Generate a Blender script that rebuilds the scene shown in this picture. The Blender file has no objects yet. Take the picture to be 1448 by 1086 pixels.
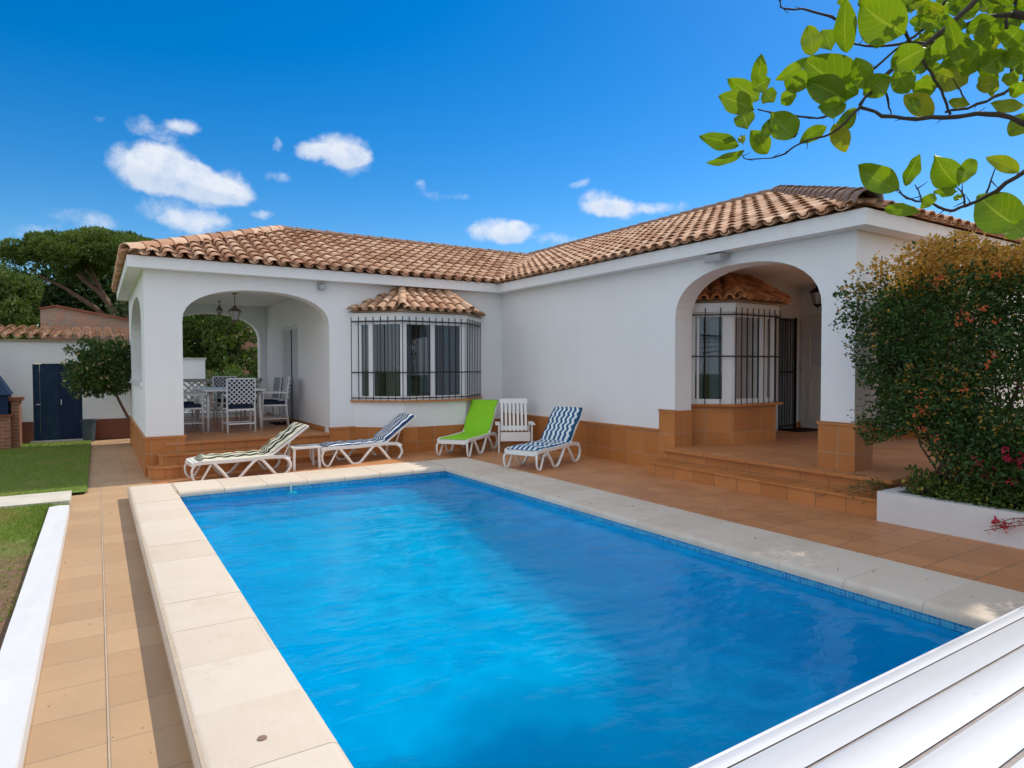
import bpy, bmesh, math, random
from mathutils import Vector, Matrix, noise
R = math.radians; PI = math.pi
random.seed(7)
scene = bpy.context.scene
col = scene.collection

# ------------------------------------------------------------------ camera
def nrm(v): return v.normalized()
A_ = nrm(Vector((137-724, 520-543, 914.0)))          # world +Y seen in camera axes (x right, y down, z forward)
B_ = Vector((2150-724, 516-543, 914.0)); B_ = nrm(B_-A_*A_.dot(B_))
U_ = B_.cross(A_)
def c2w(v): v = Vector(v); return Vector((B_.dot(v), A_.dot(v), U_.dot(v)))
EYE = Vector((0, 0, 1.6))
cam = bpy.data.cameras.new('camera'); co = bpy.data.objects.new('camera', cam); col.objects.link(co)
rx, ry, rz = c2w((1, 0, 0)), c2w((0, -1, 0)), c2w((0, 0, -1))
co.matrix_world = Matrix(((rx.x, ry.x, rz.x, EYE.x), (rx.y, ry.y, rz.y, EYE.y), (rx.z, ry.z, rz.z, EYE.z), (0, 0, 0, 1)))
cam.sensor_width = 36; cam.lens = 914/1448*36; cam.clip_start = .05; cam.clip_end = 2000
scene.camera = co
def at(u, v, d):
    "point seen at photo pixel u,v at distance d from the eye"
    return EYE+nrm(c2w((u-724, v-543, 914)))*d

# ------------------------------------------------------------------ light
SUN = nrm(Vector((.79, .10, 1.0)))
sl = bpy.data.lights.new('sun', 'SUN'); sl.energy = 2.8; sl.angle = R(.6); sl.color = (1, .94, .85)
so = bpy.data.objects.new('sun', sl); col.objects.link(so); so.rotation_euler = SUN.to_track_quat('Z', 'Y').to_euler()
scene.view_settings.view_transform = 'Standard'; scene.view_settings.look = 'None'
scene.view_settings.exposure = .25; scene.view_settings.gamma = 1
W = bpy.data.worlds.new('World'); scene.world = W; W.use_nodes = True
wn = W.node_tree; wn.nodes.clear()
class NT:
    def __init__(s, t): s.t = t
    def n(s, ty, **k):
        q = s.t.nodes.new(ty)
        for a, b in k.items():
            if a == 'ins':
                for i, v in b.items():
                    if isinstance(v, bpy.types.NodeSocket): s.t.links.new(v, q.inputs[i])
                    else: q.inputs[i].default_value = v
            else: setattr(q, a, b)
        return q
    def m(s, op, a, b=0.0, c=0.0, clamp=False):
        q = s.t.nodes.new('ShaderNodeMath'); q.operation = op; q.use_clamp = clamp
        for i, v in enumerate((a, b, c)):
            if isinstance(v, bpy.types.NodeSocket): s.t.links.new(v, q.inputs[i])
            else: q.inputs[i].default_value = v
        return q.outputs[0]
    def dot(s, a, v):
        q = s.t.nodes.new('ShaderNodeVectorMath'); q.operation = 'DOT_PRODUCT'; s.t.links.new(a, q.inputs[0]); q.inputs[1].default_value = v
        return q.outputs['Value']
    def mix(s, f, a, b, ty='MIX'):
        q = s.t.nodes.new('ShaderNodeMix'); q.data_type = 'RGBA'; q.blend_type = ty
        for i, v in ((0, f), (6, a), (7, b)):
            if isinstance(v, bpy.types.NodeSocket): s.t.links.new(v, q.inputs[i])
            else: q.inputs[i].default_value = v if i == 0 else (*v, 1)[:4]
        return q.outputs[2]
    def ramp(s, f, stops):
        q = s.t.nodes.new('ShaderNodeValToRGB'); s.t.links.new(f, q.inputs[0]); e = q.color_ramp.elements
        while len(e) < len(stops): e.new(.5)
        for i, (p, c) in enumerate(stops): e[i].position = p; e[i].color = (*c, 1)[:4] if not isinstance(c, float) else (c, c, c, 1)
        return q.outputs[0]
    def noise(s, vec, scale, det=3.0, rough=.55):
        q = s.t.nodes.new('ShaderNodeTexNoise'); q.inputs['Scale'].default_value = scale; q.inputs['Detail'].default_value = det; q.inputs['Roughness'].default_value = rough
        if vec is not None: s.t.links.new(vec, q.inputs['Vector'])
        return q
w = NT(wn)
sky = w.n('ShaderNodeTexSky', sky_type='NISHITA', sun_disc=False, sun_elevation=math.asin(SUN.z), sun_rotation=math.atan2(SUN.x, SUN.y), air_density=1.0, dust_density=.3, ozone_density=3.0)
hs = w.n('ShaderNodeHueSaturation', ins={'Hue': .503, 'Saturation': 1.5, 'Value': 1.0, 'Color': sky.outputs[0]})
gen = w.n('ShaderNodeTexCoord').outputs['Generated']
nz = w.noise(gen, 9.0, 5.0, .6)
wv = w.n('ShaderNodeVectorMath', operation='MULTIPLY_ADD', ins={0: nz.outputs['Color'], 1: (.045, .045, .045), 2: gen}).outputs[0]
wv = w.n('ShaderNodeVectorMath', operation='ADD', ins={0: wv, 1: (-.0225, -.0225, -.0225)}).outputs[0]
dens = None; lowshade = None
CL = [(205, 237, 58, 34, 1), (240, 240, 50, 38, 1), (300, 262, 58, 30, 1), (260, 258, 70, 26, 1), (325, 272, 34, 20, .9), (475, 214, 52, 26, 1), (495, 232, 32, 24, .9), (440, 218, 30, 14, .7),
      (235, 182, 60, 18, .6), (270, 175, 26, 14, .6), (145, 168, 14, 8, .5), (110, 308, 60, 20, .62), (255, 302, 58, 24, .72), (290, 322, 50, 20, .7), (395, 256, 26, 9, .55), (605, 280, 34, 10, .5), (590, 265, 12, 8, .5), (655, 276, 26, 8, .48),
      (700, 328, 46, 21, 1), (730, 330, 32, 18, 1), (855, 286, 40, 17, 1), (880, 294, 60, 14, .85), (940, 292, 36, 10, .6), (815, 262, 24, 7, .5), (790, 345, 38, 14, .72), (370, 303, 22, 8, .5), (390, 210, 8, 14, .5), (60, 330, 40, 12, .5)]
for (u, v, ru, rv, st) in CL:
    c = nrm(c2w((u-724, v-543, 914))); t = nrm(Vector((0, 0, 1)).cross(c)); b = nrm(c.cross(t))
    L = (Vector((u-724, v-543, 914))).length
    x = w.m('MULTIPLY', w.dot(wv, t), L/ru); y = w.m('MULTIPLY', w.dot(wv, b), L/rv)
    y0 = w.m('MULTIPLY', y, 1.0)
    r2 = w.m('ADD', w.m('MULTIPLY', x, x), w.m('MULTIPLY', y0, y0))
    d = w.m('MULTIPLY', w.m('MAXIMUM', w.m('SUBTRACT', 1.3, r2), 0.0), st if st >= .9 else (st*1.12 if ru < 30 else st*.95))
    fr = w.m('GREATER_THAN', w.dot(gen, c), 0.0); d = w.m('MULTIPLY', d, fr)
    dens = d if dens is None else w.m('ADD', dens, d)
    if st >= .9:
        l = w.m('MULTIPLY', d, w.m('MULTIPLY', y, -1.0)); lowshade = l if lowshade is None else w.m('ADD', lowshade, l)
n2 = w.noise(wv, 26.0, 6.0, .62).outputs['Fac']
n3 = w.noise(gen, 70.0, 4.0, .6).outputs['Fac']
nn = w.m('ADD', w.m('MULTIPLY', n2, 1.9), w.m('MULTIPLY', n3, .6))
dd = w.m('SUBTRACT', w.m('ADD', w.m('MULTIPLY', w.m('MINIMUM', dens, 1.5), 1.0), nn), 1.55)
cm = w.n('ShaderNodeMapRange', interpolation_type='SMOOTHSTEP', ins={'Value': dd, 'From Min': 0.0, 'From Max': 1.45, 'To Min': 0.0, 'To Max': .94}).outputs[0]
cm = w.m('MULTIPLY', cm, w.m('MULTIPLY', dens, 4.0, clamp=True))
shade = w.n('ShaderNodeMapRange', ins={'Value': w.m('ADD', lowshade, w.m('MULTIPLY', n2, .5)), 'From Min': .1, 'From Max': 1.1, 'To Min': 0.0, 'To Max': 1.0}).outputs[0]
ccol = w.mix(shade, (6.0, 6.3, 6.8), (4.7, 5.3, 6.3))
fin = w.mix(cm, hs.outputs[0], ccol)
# unseen bright cloud bank overhead and behind the camera, added as fill light
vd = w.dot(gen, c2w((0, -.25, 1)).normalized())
fill_bank = w.m('ADD', w.m('MULTIPLY', vd, -1.0), w.m('MULTIPLY', w.noise(gen, 2.2, 6.0, .6).outputs['Fac'], .9))
fill_bank = w.n('ShaderNodeMapRange', interpolation_type='SMOOTHSTEP', ins={'Value': fill_bank, 'From Min': -.2, 'From Max': .25, 'To Min': 0.0, 'To Max': .9}).outputs[0]
fill_bank = w.m('MULTIPLY', fill_bank, w.n('ShaderNodeMapRange', ins={'Value': vd, 'From Min': .42, 'From Max': .55, 'To Min': 1.0, 'To Max': 0.0}).outputs[0])
fin = w.mix(fill_bank, fin, (6.4, 6.8, 7.4))
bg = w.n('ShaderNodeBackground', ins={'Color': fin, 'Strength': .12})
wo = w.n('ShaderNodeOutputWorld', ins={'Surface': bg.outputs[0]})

# ------------------------------------------------------------------ materials
def mat(name, base, rough=.6, spec=.4, build=None, metal=0.0, trans=None):
    m = bpy.data.materials.new(name); m.use_nodes = True; t = NT(m.node_tree)
    p = m.node_tree.nodes['Principled BSDF']
    p.inputs['Base Color'].default_value = (*base, 1); p.inputs['Roughness'].default_value = rough
    p.inputs['Specular IOR Level'].default_value = spec; p.inputs['Metallic'].default_value = metal
    if build: build(t, p)
    return m
def L(t, a, b): t.t.links.new(a, b)
def bump(t, p, h, strength=.3, dist=.01):
    b = t.n('ShaderNodeBump', ins={'Strength': strength, 'Distance': dist, 'Height': h}); L(t, b.outputs[0], p.inputs['Normal'])
def obc(t): return t.n('ShaderNodeTexCoord').outputs['Object']
def uvc(t): return t.n('ShaderNodeTexCoord').outputs['UV']
def rnd(t): return t.n('ShaderNodeVertexColor', layer_name='rnd').outputs['Color']
def plain(var=.1, sc=4.0, bs=.15, bsc=60.0, dirt=None):
    def f(t, p):
        o = obc(t); base = tuple(p.inputs['Base Color'].default_value)[:3]
        n = t.noise(o, sc, 4.0).outputs['Fac']
        c = t.mix(n, tuple(max(0, x*(1-var)) for x in base), tuple(x*(1+var) for x in base))
        if dirt:
            d = t.noise(o, dirt[1], 5.0, .7).outputs['Fac']
            d = t.n('ShaderNodeMapRange', ins={'Value': d, 'From Min': dirt[2], 'From Max': dirt[2]+.15, 'To Min': 0.0, 'To Max': dirt[3]}).outputs[0]
            c = t.mix(d, c, dirt[0])
        L(t, c, p.inputs['Base Color'])
        if bs: bump(t, p, t.noise(o, bsc, 3.0).outputs['Fac'], bs, .004)
    return f
def tiles(w_, h_, c1, c2, cm_, gap=.006, bs=.4, off=0.0, stain=.25, src='uv', loc=(0, 0, 0)):
    def f(t, p):
        o = uvc(t) if src == 'uv' else obc(t)
        mp = t.n('ShaderNodeMapping', ins={'Vector': o, 'Location': loc}).outputs[0]
        b = t.n('ShaderNodeTexBrick', offset=off, offset_frequency=2, squash=1.0, ins={'Vector': mp, 'Color1': (*c1, 1), 'Color2': (*c2, 1), 'Mortar': (*cm_, 1), 'Scale': 1.0, 'Mortar Size': gap, 'Mortar Smooth': .15, 'Bias': 0.0, 'Brick Width': w_, 'Row Height': h_})
        n = t.noise(mp, 2.3, 5.0, .65).outputs['Fac']; n2 = t.noise(mp, 22.0, 4.0, .6).outputs['Fac']
        g = t.m('ADD', t.m('MULTIPLY', n, stain*2), t.m('ADD', t.m('MULTIPLY', n2, stain), 1.0-stain*1.5))
        c = t.mix(1.0, b.outputs['Color'], t.n('ShaderNodeCombineColor', ins={0: g, 1: g, 2: g}).outputs[0], 'MULTIPLY')
        L(t, c, p.inputs['Base Color'])
        h = t.m('ADD', t.m('MULTIPLY', b.outputs['Fac'], -1.0), t.m('MULTIPLY', n2, .15)); bump(t, p, h, bs, .004)
        L(t, t.m('ADD', t.m('MULTIPLY', n, .25), .35), p.inputs['Roughness'])
    return f
def leafm(name, c1, c2, tr=.45, rough=.5, spec=.3, extra=None):
    def f(t, p):
        r = t.n('ShaderNodeSeparateColor', ins={0: rnd(t)})
        c = t.mix(r.outputs[0], c1, c2)
        if extra: c = t.mix(r.outputs[1], c, extra)
        L(t, c, p.inputs['Base Color'])
        tl = t.n('ShaderNodeBsdfTranslucent'); ct = t.mix(1.0, c, (1.5, 1.55, .55), 'MULTIPLY'); L(t, ct, tl.inputs[0])
        mx = t.n('ShaderNodeMixShader', ins={0: tr, 1: p.outputs[0], 2: tl.outputs[0]})
        L(t, mx.outputs[0], t.t.nodes['Material Output'].inputs[0])
    return mat(name, c1, rough, spec, f)

M = {}
def rough_wall(t, p):
    o = obc(t); n = t.noise(o, 1.2, 5.0, .6).outputs['Fac']
    c = t.mix(n, (.78, .79, .80), (.87, .875, .88))
    st = t.n('ShaderNodeMapping', ins={'Vector': o, 'Scale': (3.0, 3.0, .35)}).outputs[0]
    d = t.noise(st, 2.0, 5.0, .7).outputs['Fac']; d = t.n('ShaderNodeMapRange', ins={'Value': d, 'From Min': .5, 'From Max': .75, 'To Min': 0.0, 'To Max': .10}).outputs[0]
    c = t.mix(d, c, (.62, .615, .60)); L(t, c, p.inputs['Base Color'])
    h = t.m('ADD', t.noise(o, 9.0, 4.0, .6).outputs['Fac'], t.m('MULTIPLY', t.noise(o, 70.0, 2.0).outputs['Fac'], .25)); bump(t, p, h, .35, .012)
M['wall'] = mat('white_render', (.8, .8, .8), .85, .2, rough_wall)
M['ceil'] = mat('ceiling_paint', (.86, .83, .78), .9, .1, plain(.03, 2, .1, 40))
M['wains'] = mat('terracotta_wall_tile', (.5, .2, .08), .45, .35, tiles(.33, .33, (.43, .155, .038), (.53, .21, .058), (.42, .25, .14), .006, .5, 0, .22))
M['floor'] = mat('terracotta_floor_tile', (.5, .2, .08), .55, .3, tiles(.33, .33, (.48, .205, .085), (.58, .265, .115), (.30, .17, .09), .005, .3, .5, .25, 'obj'))
M['floor_uv'] = mat('terracotta_step_tile', (.5, .2, .08), .5, .35, tiles(.33, .33, (.45, .17, .05), (.54, .22, .07), (.28, .14, .06), .006, .4, 0, .22))
M['path'] = mat('sandy_path_tile', (.5, .3, .2), .75, .15, tiles(.31, .335, (.46, .29, .16), (.53, .345, .195), (.36, .25, .155), .0042, .4, 0, .10, 'obj', (-.02, .13, 0)))
def cope(t, p):
    o = obc(t); n = t.noise(o, 5.0, 6.0, .65).outputs['Fac']; n2 = t.noise(o, 60.0, 3.0, .6).outputs['Fac']
    c = t.mix(n, (.58, .46, .345), (.71, .625, .51)); c = t.mix(t.m('MULTIPLY', n2, .35), c, (.55, .44, .33))
    r = t.n('ShaderNodeSeparateColor', ins={0: rnd(t)}).outputs[0]
    c = t.mix(t.m('MULTIPLY', r, .35), c, (.76, .69, .60))
    d = t.noise(o, 3.3, 5.0, .7).outputs['Fac']; d = t.n('ShaderNodeMapRange', ins={'Value': d, 'From Min': .56, 'From Max': .75, 'To Min': 0.0, 'To Max': .55}).outputs[0]
    c = t.mix(d, c, (.50, .38, .26))
    L(t, c, p.inputs['Base Color']); bump(t, p, t.m('ADD', n, n2), .35, .006)
M['coping'] = mat('sandstone_coping', (.7, .6, .5), .8, .2, cope)
M['pathgrout'] = mat('sandy_joint', (.50, .40, .29), .9, .1, plain(.25, 9, 0))
M['grout'] = mat('joint_mortar', (.50, .40, .30), .9, .1, plain(.2, 20))
def mosaic(t, p):
    b = t.n('ShaderNodeTexBrick', offset=0.0, ins={'Vector': uvc(t), 'Color1': (.015, .22, .52, 1), 'Color2': (.05, .42, .62, 1), 'Mortar': (.20, .42, .56, 1), 'Scale': 1.0, 'Mortar Size': .0022, 'Brick Width': .028, 'Row Height': .028, 'Bias': 0.0})
    L(t, b.outputs[0], p.inputs['Base Color'])
M['mosaic'] = mat('blue_glass_mosaic', (.05, .3, .6), .25, .5, mosaic)
def poolp(t, p):
    o = obc(t); n = t.noise(o, 1.3, 4.0, .6).outputs['Fac']; c = t.mix(n, (.0, .60, .92), (.0, .72, .97))
    mp = t.n('ShaderNodeMapping', ins={'Vector': o}).outputs[0]
    b = t.n('ShaderNodeTexBrick', offset=0.0, ins={'Vector': mp, 'Color1': (.96, .96, .96, 1), 'Color2': (1, 1, 1, 1), 'Mortar': (.9, .94, .97, 1), 'Scale': 1.0, 'Mortar Size': .006, 'Brick Width': .2, 'Row Height': .2})
    c = t.mix(1.0, c, b.outputs[0], 'MULTIPLY'); L(t, c, p.inputs['Base Color'])
M['poolpaint'] = mat('pool_lining', (0, .4, .7), .6, .2, poolp)
def water(t, p):
    o = obc(t)
    n1 = t.n('ShaderNodeMapping', ins={'Vector': o, 'Scale': (1.0, 1.6, 1.0), 'Rotation': (0, 0, R(25))}).outputs[0]
    h = t.m('ADD', t.m('MULTIPLY', t.noise(n1, 2.2, 2.0, .5).outputs['Fac'], 1.0), t.m('MULTIPLY', t.noise(n1, 8.0, 3.0, .5).outputs['Fac'], .22))
    b = t.n('ShaderNodeBump', ins={'Strength': .55, 'Distance': .045, 'Height': h})
    fr = t.n('ShaderNodeFresnel', ins={'IOR': 1.30, 'Normal': b.outputs[0]})
    g = t.n('ShaderNodeBsdfGlossy', ins={'Roughness': .03, 'Normal': b.outputs[0]})
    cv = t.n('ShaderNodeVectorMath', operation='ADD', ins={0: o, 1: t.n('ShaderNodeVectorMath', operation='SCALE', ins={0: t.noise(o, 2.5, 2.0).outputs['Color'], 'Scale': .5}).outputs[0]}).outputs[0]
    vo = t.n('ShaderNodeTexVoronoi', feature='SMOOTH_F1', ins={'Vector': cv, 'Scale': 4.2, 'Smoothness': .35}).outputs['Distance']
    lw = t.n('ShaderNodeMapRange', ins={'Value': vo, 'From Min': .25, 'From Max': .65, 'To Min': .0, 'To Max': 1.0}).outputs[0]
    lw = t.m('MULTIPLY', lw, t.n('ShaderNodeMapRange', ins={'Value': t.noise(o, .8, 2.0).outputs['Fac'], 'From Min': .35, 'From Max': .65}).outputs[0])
    caustic_tint = t.mix(lw, (.03, .73, .84), (.10, .90, .96))  # pale cells in the water colour imitate sunlight focused by ripples
    tr0 = t.n('ShaderNodeBsdfTransparent', ins={0: caustic_tint}); rf = t.n('ShaderNodeBsdfRefraction', ins={0: caustic_tint, 'IOR': 1.12, 'Roughness': .02, 'Normal': b.outputs[0]})
    tr = t.n('ShaderNodeMixShader', ins={0: .62, 1: tr0.outputs[0], 2: rf.outputs[0]})
    mx = t.n('ShaderNodeMixShader', ins={0: t.m('MULTIPLY', fr.outputs[0], .6), 1: tr.outputs[0], 2: g.outputs[0]})
    L(t, mx.outputs[0], t.t.nodes['Material Output'].inputs[0])
M['water'] = mat('pool_water', (0, .3, .6), .1, .5, water)
def rooft(t, p):
    r = t.n('ShaderNodeSeparateColor', ins={0: rnd(t)})
    c = t.ramp(r.outputs[0], [(0, (.38, .19, .11)), (.3, (.50, .28, .17)), (.65, (.60, .37, .235)), (1, (.70, .48, .33))])
    o = obc(t); n = t.noise(o, 14.0, 5.0, .7).outputs['Fac']
    d = t.n('ShaderNodeMapRange', ins={'Value': n, 'From Min': .5, 'From Max': .72, 'To Min': 0.0, 'To Max': .6}).outputs[0]
    c = t.mix(d, c, (.30, .21, .15)); d2 = t.n('ShaderNodeMapRange', ins={'Value': t.noise(o, 1.1, 4.0, .6).outputs['Fac'], 'From Min': .5, 'From Max': .75, 'To Min': 0.0, 'To Max': .45}).outputs[0]
    c = t.mix(d2, c, (.30, .19, .13)); L(t, c, p.inputs['Base Color']); bump(t, p, t.noise(o, 50.0, 3.0).outputs['Fac'], .3, .006)
M['rooftile'] = mat('clay_roof_tile', (.5, .3, .2), .85, .15, rooft)
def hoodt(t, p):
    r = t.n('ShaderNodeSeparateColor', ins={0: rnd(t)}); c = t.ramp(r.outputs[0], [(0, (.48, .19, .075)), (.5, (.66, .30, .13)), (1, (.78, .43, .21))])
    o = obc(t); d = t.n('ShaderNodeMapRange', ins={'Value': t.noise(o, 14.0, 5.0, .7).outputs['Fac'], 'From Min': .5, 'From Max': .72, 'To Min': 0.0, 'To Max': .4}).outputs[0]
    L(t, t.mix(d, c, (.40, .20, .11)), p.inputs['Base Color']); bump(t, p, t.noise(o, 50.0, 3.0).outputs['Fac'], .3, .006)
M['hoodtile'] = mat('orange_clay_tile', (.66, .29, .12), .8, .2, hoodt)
M['oldtile'] = mat('weathered_ridge_tile', (.27, .18, .14), .9, .1, plain(.35, 6, .3, 30))
M['mortar'] = mat('pale_mortar', (.50, .38, .27), .9, .1, plain(.2, 12, .4, 30))
M['iron'] = mat('black_iron', (.012, .012, .014), .5, .4, plain(.3, 8, 0))
M['frame'] = mat('white_window_frame', (.78, .79, .80), .35, .45, plain(.04, 5, 0))
M['plastic'] = mat('white_resin', (.80, .79, .76), .38, .45, plain(.06, 7, .05, 50, ((.55, .50, .42), 5.0, .6, .35)))
M['chairwhite'] = mat('white_painted_metal', (.74, .75, .76), .4, .4, plain(.08, 12, 0))
def glassm(t, p):
    fr = t.n('ShaderNodeFresnel', ins={'IOR': 1.5}); g = t.n('ShaderNodeBsdfGlossy', ins={'Roughness': .02, 'Color': (.9, .95, 1, 1)})
    tr = t.n('ShaderNodeBsdfTransparent', ins={0: (.72, .78, .80, 1)})
    mx = t.n('ShaderNodeMixShader', ins={0: t.m('MULTIPLY', fr.outputs[0], 1.3, clamp=True), 1: tr.outputs[0], 2: g.outputs[0]}); L(t, mx.outputs[0], t.t.nodes['Material Output'].inputs[0])
M['glass'] = mat('window_glass', (.1, .1, .1), .05, .5, glassm)
M['dark'] = mat('painted_room_dimness', (.06, .065, .07), .9, .1, plain(.1, 3, 0))  # darkness of the unlit interior put into the colour
M['curtain'] = mat('grey_net_curtain', (.30, .33, .36), .9, .05, plain(.2, 20, 0))
M['curtain_w'] = mat('pale_curtain', (.55, .57, .60), .9, .05, plain(.15, 20, 0))
M['curtain_b'] = mat('beige_curtain', (.36, .32, .27), .9, .05, plain(.2, 14, 0))
M['navy'] = mat('navy_painted_boards', (.012, .035, .075), .6, .15, plain(.35, 5, .1, 30, ((.03, .06, .11), 6.0, .5, .6)))
M['navyinside'] = mat('navy_painted_metal', (.012, .028, .07), .6, .15, plain(.3, 5, .1, 30))
M['brick'] = mat('red_brick', (.3, .1, .06), .8, .2, tiles(.22, .07, (.26, .095, .055), (.34, .13, .075), (.30, .22, .17), .008, .6, .5, .25))
M['bbqred'] = mat('dark_red_brick_tile', (.2, .06, .04), .7, .2, tiles(.3, .25, (.20, .07, .045), (.25, .09, .055), (.16, .08, .06), .006, .4, .5, .25))
def oldwall(t, p):
    o = obc(t); n = t.noise(o, 1.4, 6.0, .65).outputs['Fac']
    d = t.n('ShaderNodeMapRange', ins={'Value': n, 'From Min': .46, 'From Max': .54, 'To Min': 0.0, 'To Max': 1.0}).outputs[0]
    c = t.mix(d, (.36, .29, .23), (.46, .27, .20)); c = t.mix(t.m('MULTIPLY', t.noise(o, 12.0, 5.0).outputs['Fac'], .5), c, (.28, .22, .17)); L(t, c, p.inputs['Base Color'])
    bump(t, p, t.m('ADD', d, t.noise(o, 20.0, 4.0).outputs['Fac']), .6, .03)
M['oldwall'] = mat('patched_plaster', (.4, .3, .25), .9, .1, oldwall)
def grassm(t, p):
    o = obc(t); n = t.noise(o, .9, 5.0, .65).outputs['Fac']; n2 = t.noise(o, 30.0, 4.0, .7).outputs['Fac']
    c = t.mix(n2, (.11, .17, .03), (.19, .26, .06))
    dirt = t.mix(t.noise(o, 40.0, 5.0, .7).outputs['Fac'], (.10, .055, .032), (.30, .20, .13))
    sp = t.n('ShaderNodeSeparateXYZ', ins={0: o})
    # bare earth towards the near end of the strip
    g = t.n('ShaderNodeMapRange', ins={'Value': t.m('ADD', sp.outputs[1], t.m('MULTIPLY', n, 4.5)), 'From Min': 8.2, 'From Max': 10.0, 'To Min': 0.0, 'To Max': 1.0}).outputs[0]
    c = t.mix(g, dirt, c); pt = t.n('ShaderNodeMapRange', ins={'Value': t.noise(o, 1.7, 4.0, .7).outputs['Fac'], 'From Min': .55, 'From Max': .7, 'To Min': 0.0, 'To Max': .6}).outputs[0]
    c = t.mix(pt, c, (.27, .24, .10)); L(t, c, p.inputs['Base Color']); bump(t, p, n2, .8, .02)
M['lawn'] = mat('lawn_soil', (.1, .15, .03), .95, .05, grassm)
M['ground'] = mat('dry_ground', (.12, .13, .05), .95, .05, plain(.4, .6, .6, 10))
M['soil'] = mat('planter_soil', (.07, .05, .035), .95, .05, plain(.4, 9, .6, 30))
M['kerbw'] = mat('whitewash', (.66, .655, .65), .85, .15, plain(.07, 5, .8, 18, ((.55, .54, .52), 9.0, .62, .7)))
M['slab'] = mat('concrete_slab', (.60, .56, .47), .9, .1, plain(.2, 4, .5, 20, ((.28, .2, .13), 3.0, .56, .7)))
M['bark'] = mat('bark', (.15, .10, .07), .9, .1, plain(.4, 8, .8, 25))
M['pinebark'] = mat('pine_bark', (.24, .15, .11), .9, .1, plain(.4, 5, .8, 12))
M['twig'] = mat('dark_twig', (.05, .04, .03), .7, .2, plain(.4, 30, .5, 60))
M['cover'] = mat('white_pvc', (.74, .74, .745), .30, .5, plain(.05, 3, .04, 25, ((.42, .30, .20), 16.0, .645, .5)))
M['coverjoint'] = mat('grimy_joint', (.42, .36, .33), .8, .2, plain(.4, 20, 0))
M['bin'] = mat('grey_blue_plastic', (.05, .075, .10), .5, .4, plain(.15, 6, 0))
M['rail'] = mat('pale_stone', (.52, .50, .46), .85, .1, plain(.15, 8, .3))
M['green'] = mat('lime_towelling', (.27, .62, .035), .95, .05, plain(.10, 16, .6, 120))
def stripes(a, b, wid, acr=True):
    def f(t, p):
        s = t.n('ShaderNodeSeparateXYZ', ins={0: uvc(t)}); u = s.outputs[1]
        n = t.noise(uvc(t), 6.0, 3.0).outputs['Fac']; u = t.m('ADD', u, t.m('MULTIPLY', n, .012))
        k = t.m('FRACT', t.m('DIVIDE', u, wid)); k = t.n('ShaderNodeMapRange', ins={'Value': t.m('ABSOLUTE', t.m('SUBTRACT', k, .5)), 'From Min': .23, 'From Max': .27}).outputs[0]
        L(t, t.mix(k, a, b), p.inputs['Base Color']); bump(t, p, t.noise(uvc(t), 60.0, 3.0).outputs['Fac'], .4, .006)
    return f
M['st_green'] = mat('cream_green_stripe', (.5, .5, .4), .9, .1, stripes((.68, .64, .50), (.035, .05, .035), .105))
M['st_blue'] = mat('blue_white_stripe', (.5, .5, .5), .9, .1, stripes((.72, .76, .80), (.010, .045, .13), .088))
def twist(t, p):
    s = t.n('ShaderNodeSeparateXYZ', ins={0: uvc(t)})
    u = t.m('ADD', s.outputs[1], t.m('MULTIPLY', t.m('SINE', t.m('MULTIPLY', s.outputs[0], 42.0)), .014))
    k = t.m('FRACT', t.m('DIVIDE', u, .088)); k = t.n('ShaderNodeMapRange', ins={'Value': t.m('ABSOLUTE', t.m('SUBTRACT', k, .5)), 'From Min': .20, 'From Max': .30}).outputs[0]
    edge = t.n('ShaderNodeMapRange', ins={'Value': t.m('ABSOLUTE', s.outputs[1]), 'From Min': .268, 'From Max': .275}).outputs[0]
    c = t.mix(k, (.70, .76, .80), (.018, .10, .21)); c = t.mix(edge, c, (.012, .08, .18)); L(t, c, p.inputs['Base Color']); bump(t, p, k, .4, .01)
M['st_twist'] = mat('blue_wave_fabric', (.5, .5, .5), .9, .1, twist)
def lattice(t, p):
    mp = t.n('ShaderNodeMapping', ins={'Vector': uvc(t), 'Rotation': (0, 0, R(45))}).outputs[0]
    c = t.n('ShaderNodeTexBrick', offset=0.0, ins={'Vector': mp, 'Color1': (.02, .035, .075, 1), 'Color2': (.03, .05, .09, 1), 'Mortar': (.62, .64, .66, 1), 'Scale': 1.0, 'Mortar Size': .008, 'Brick Width': .055, 'Row Height': .055})
    L(t, c.outputs[0], p.inputs['Base Color'])
M['lattice'] = mat('navy_lattice_cloth', (.03, .05, .09), .9, .1, lattice)
M['navycloth'] = mat('navy_cloth', (.022, .035, .07), .9, .1, plain(.2, 20, .3, 80))
M['floodbody'] = mat('grey_lamp_body', (.42, .43, .44), .5, .4, plain(.05, 8, 0))
M['lamp_glass'] = mat('frosted_lamp_glass', (.55, .55, .52), .2, .5, plain(.08, 20, 0))
M['brass'] = mat('aged_brass', (.20, .14, .08), .45, .5, plain(.2, 20, 0), metal=.6)
M['door_w'] = mat('cream_door_paint', (.66, .64, .60), .5, .3, plain(.05, 4, .1, 30))
M['mat'] = mat('dark_doormat', (.035, .025, .02), .95, .05, plain(.4, 40, .8, 90))
M['pinkwall'] = mat('pink_roof_tile', (.50, .27, .20), .85, .1, plain(.2, 8, .4))
M['lf_hedge'] = leafm('hedge_leaf', (.022, .06, .016), (.07, .14, .03), .3, .45, .35, (.64, .34, .07))
M['lf_red'] = leafm('orange_flower', (.62, .09, .04), (.72, .22, .09), .4, .6)
M['lf_pink'] = leafm('magenta_flower', (.42, .02, .06), (.60, .05, .12), .4, .6)
M['lf_pine'] = leafm('pine_needles', (.06, .105, .02), (.15, .21, .045), .25, .6)
M['lf_dark'] = leafm('dark_foliage', (.018, .042, .012), (.045, .085, .02), .2, .6)
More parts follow.
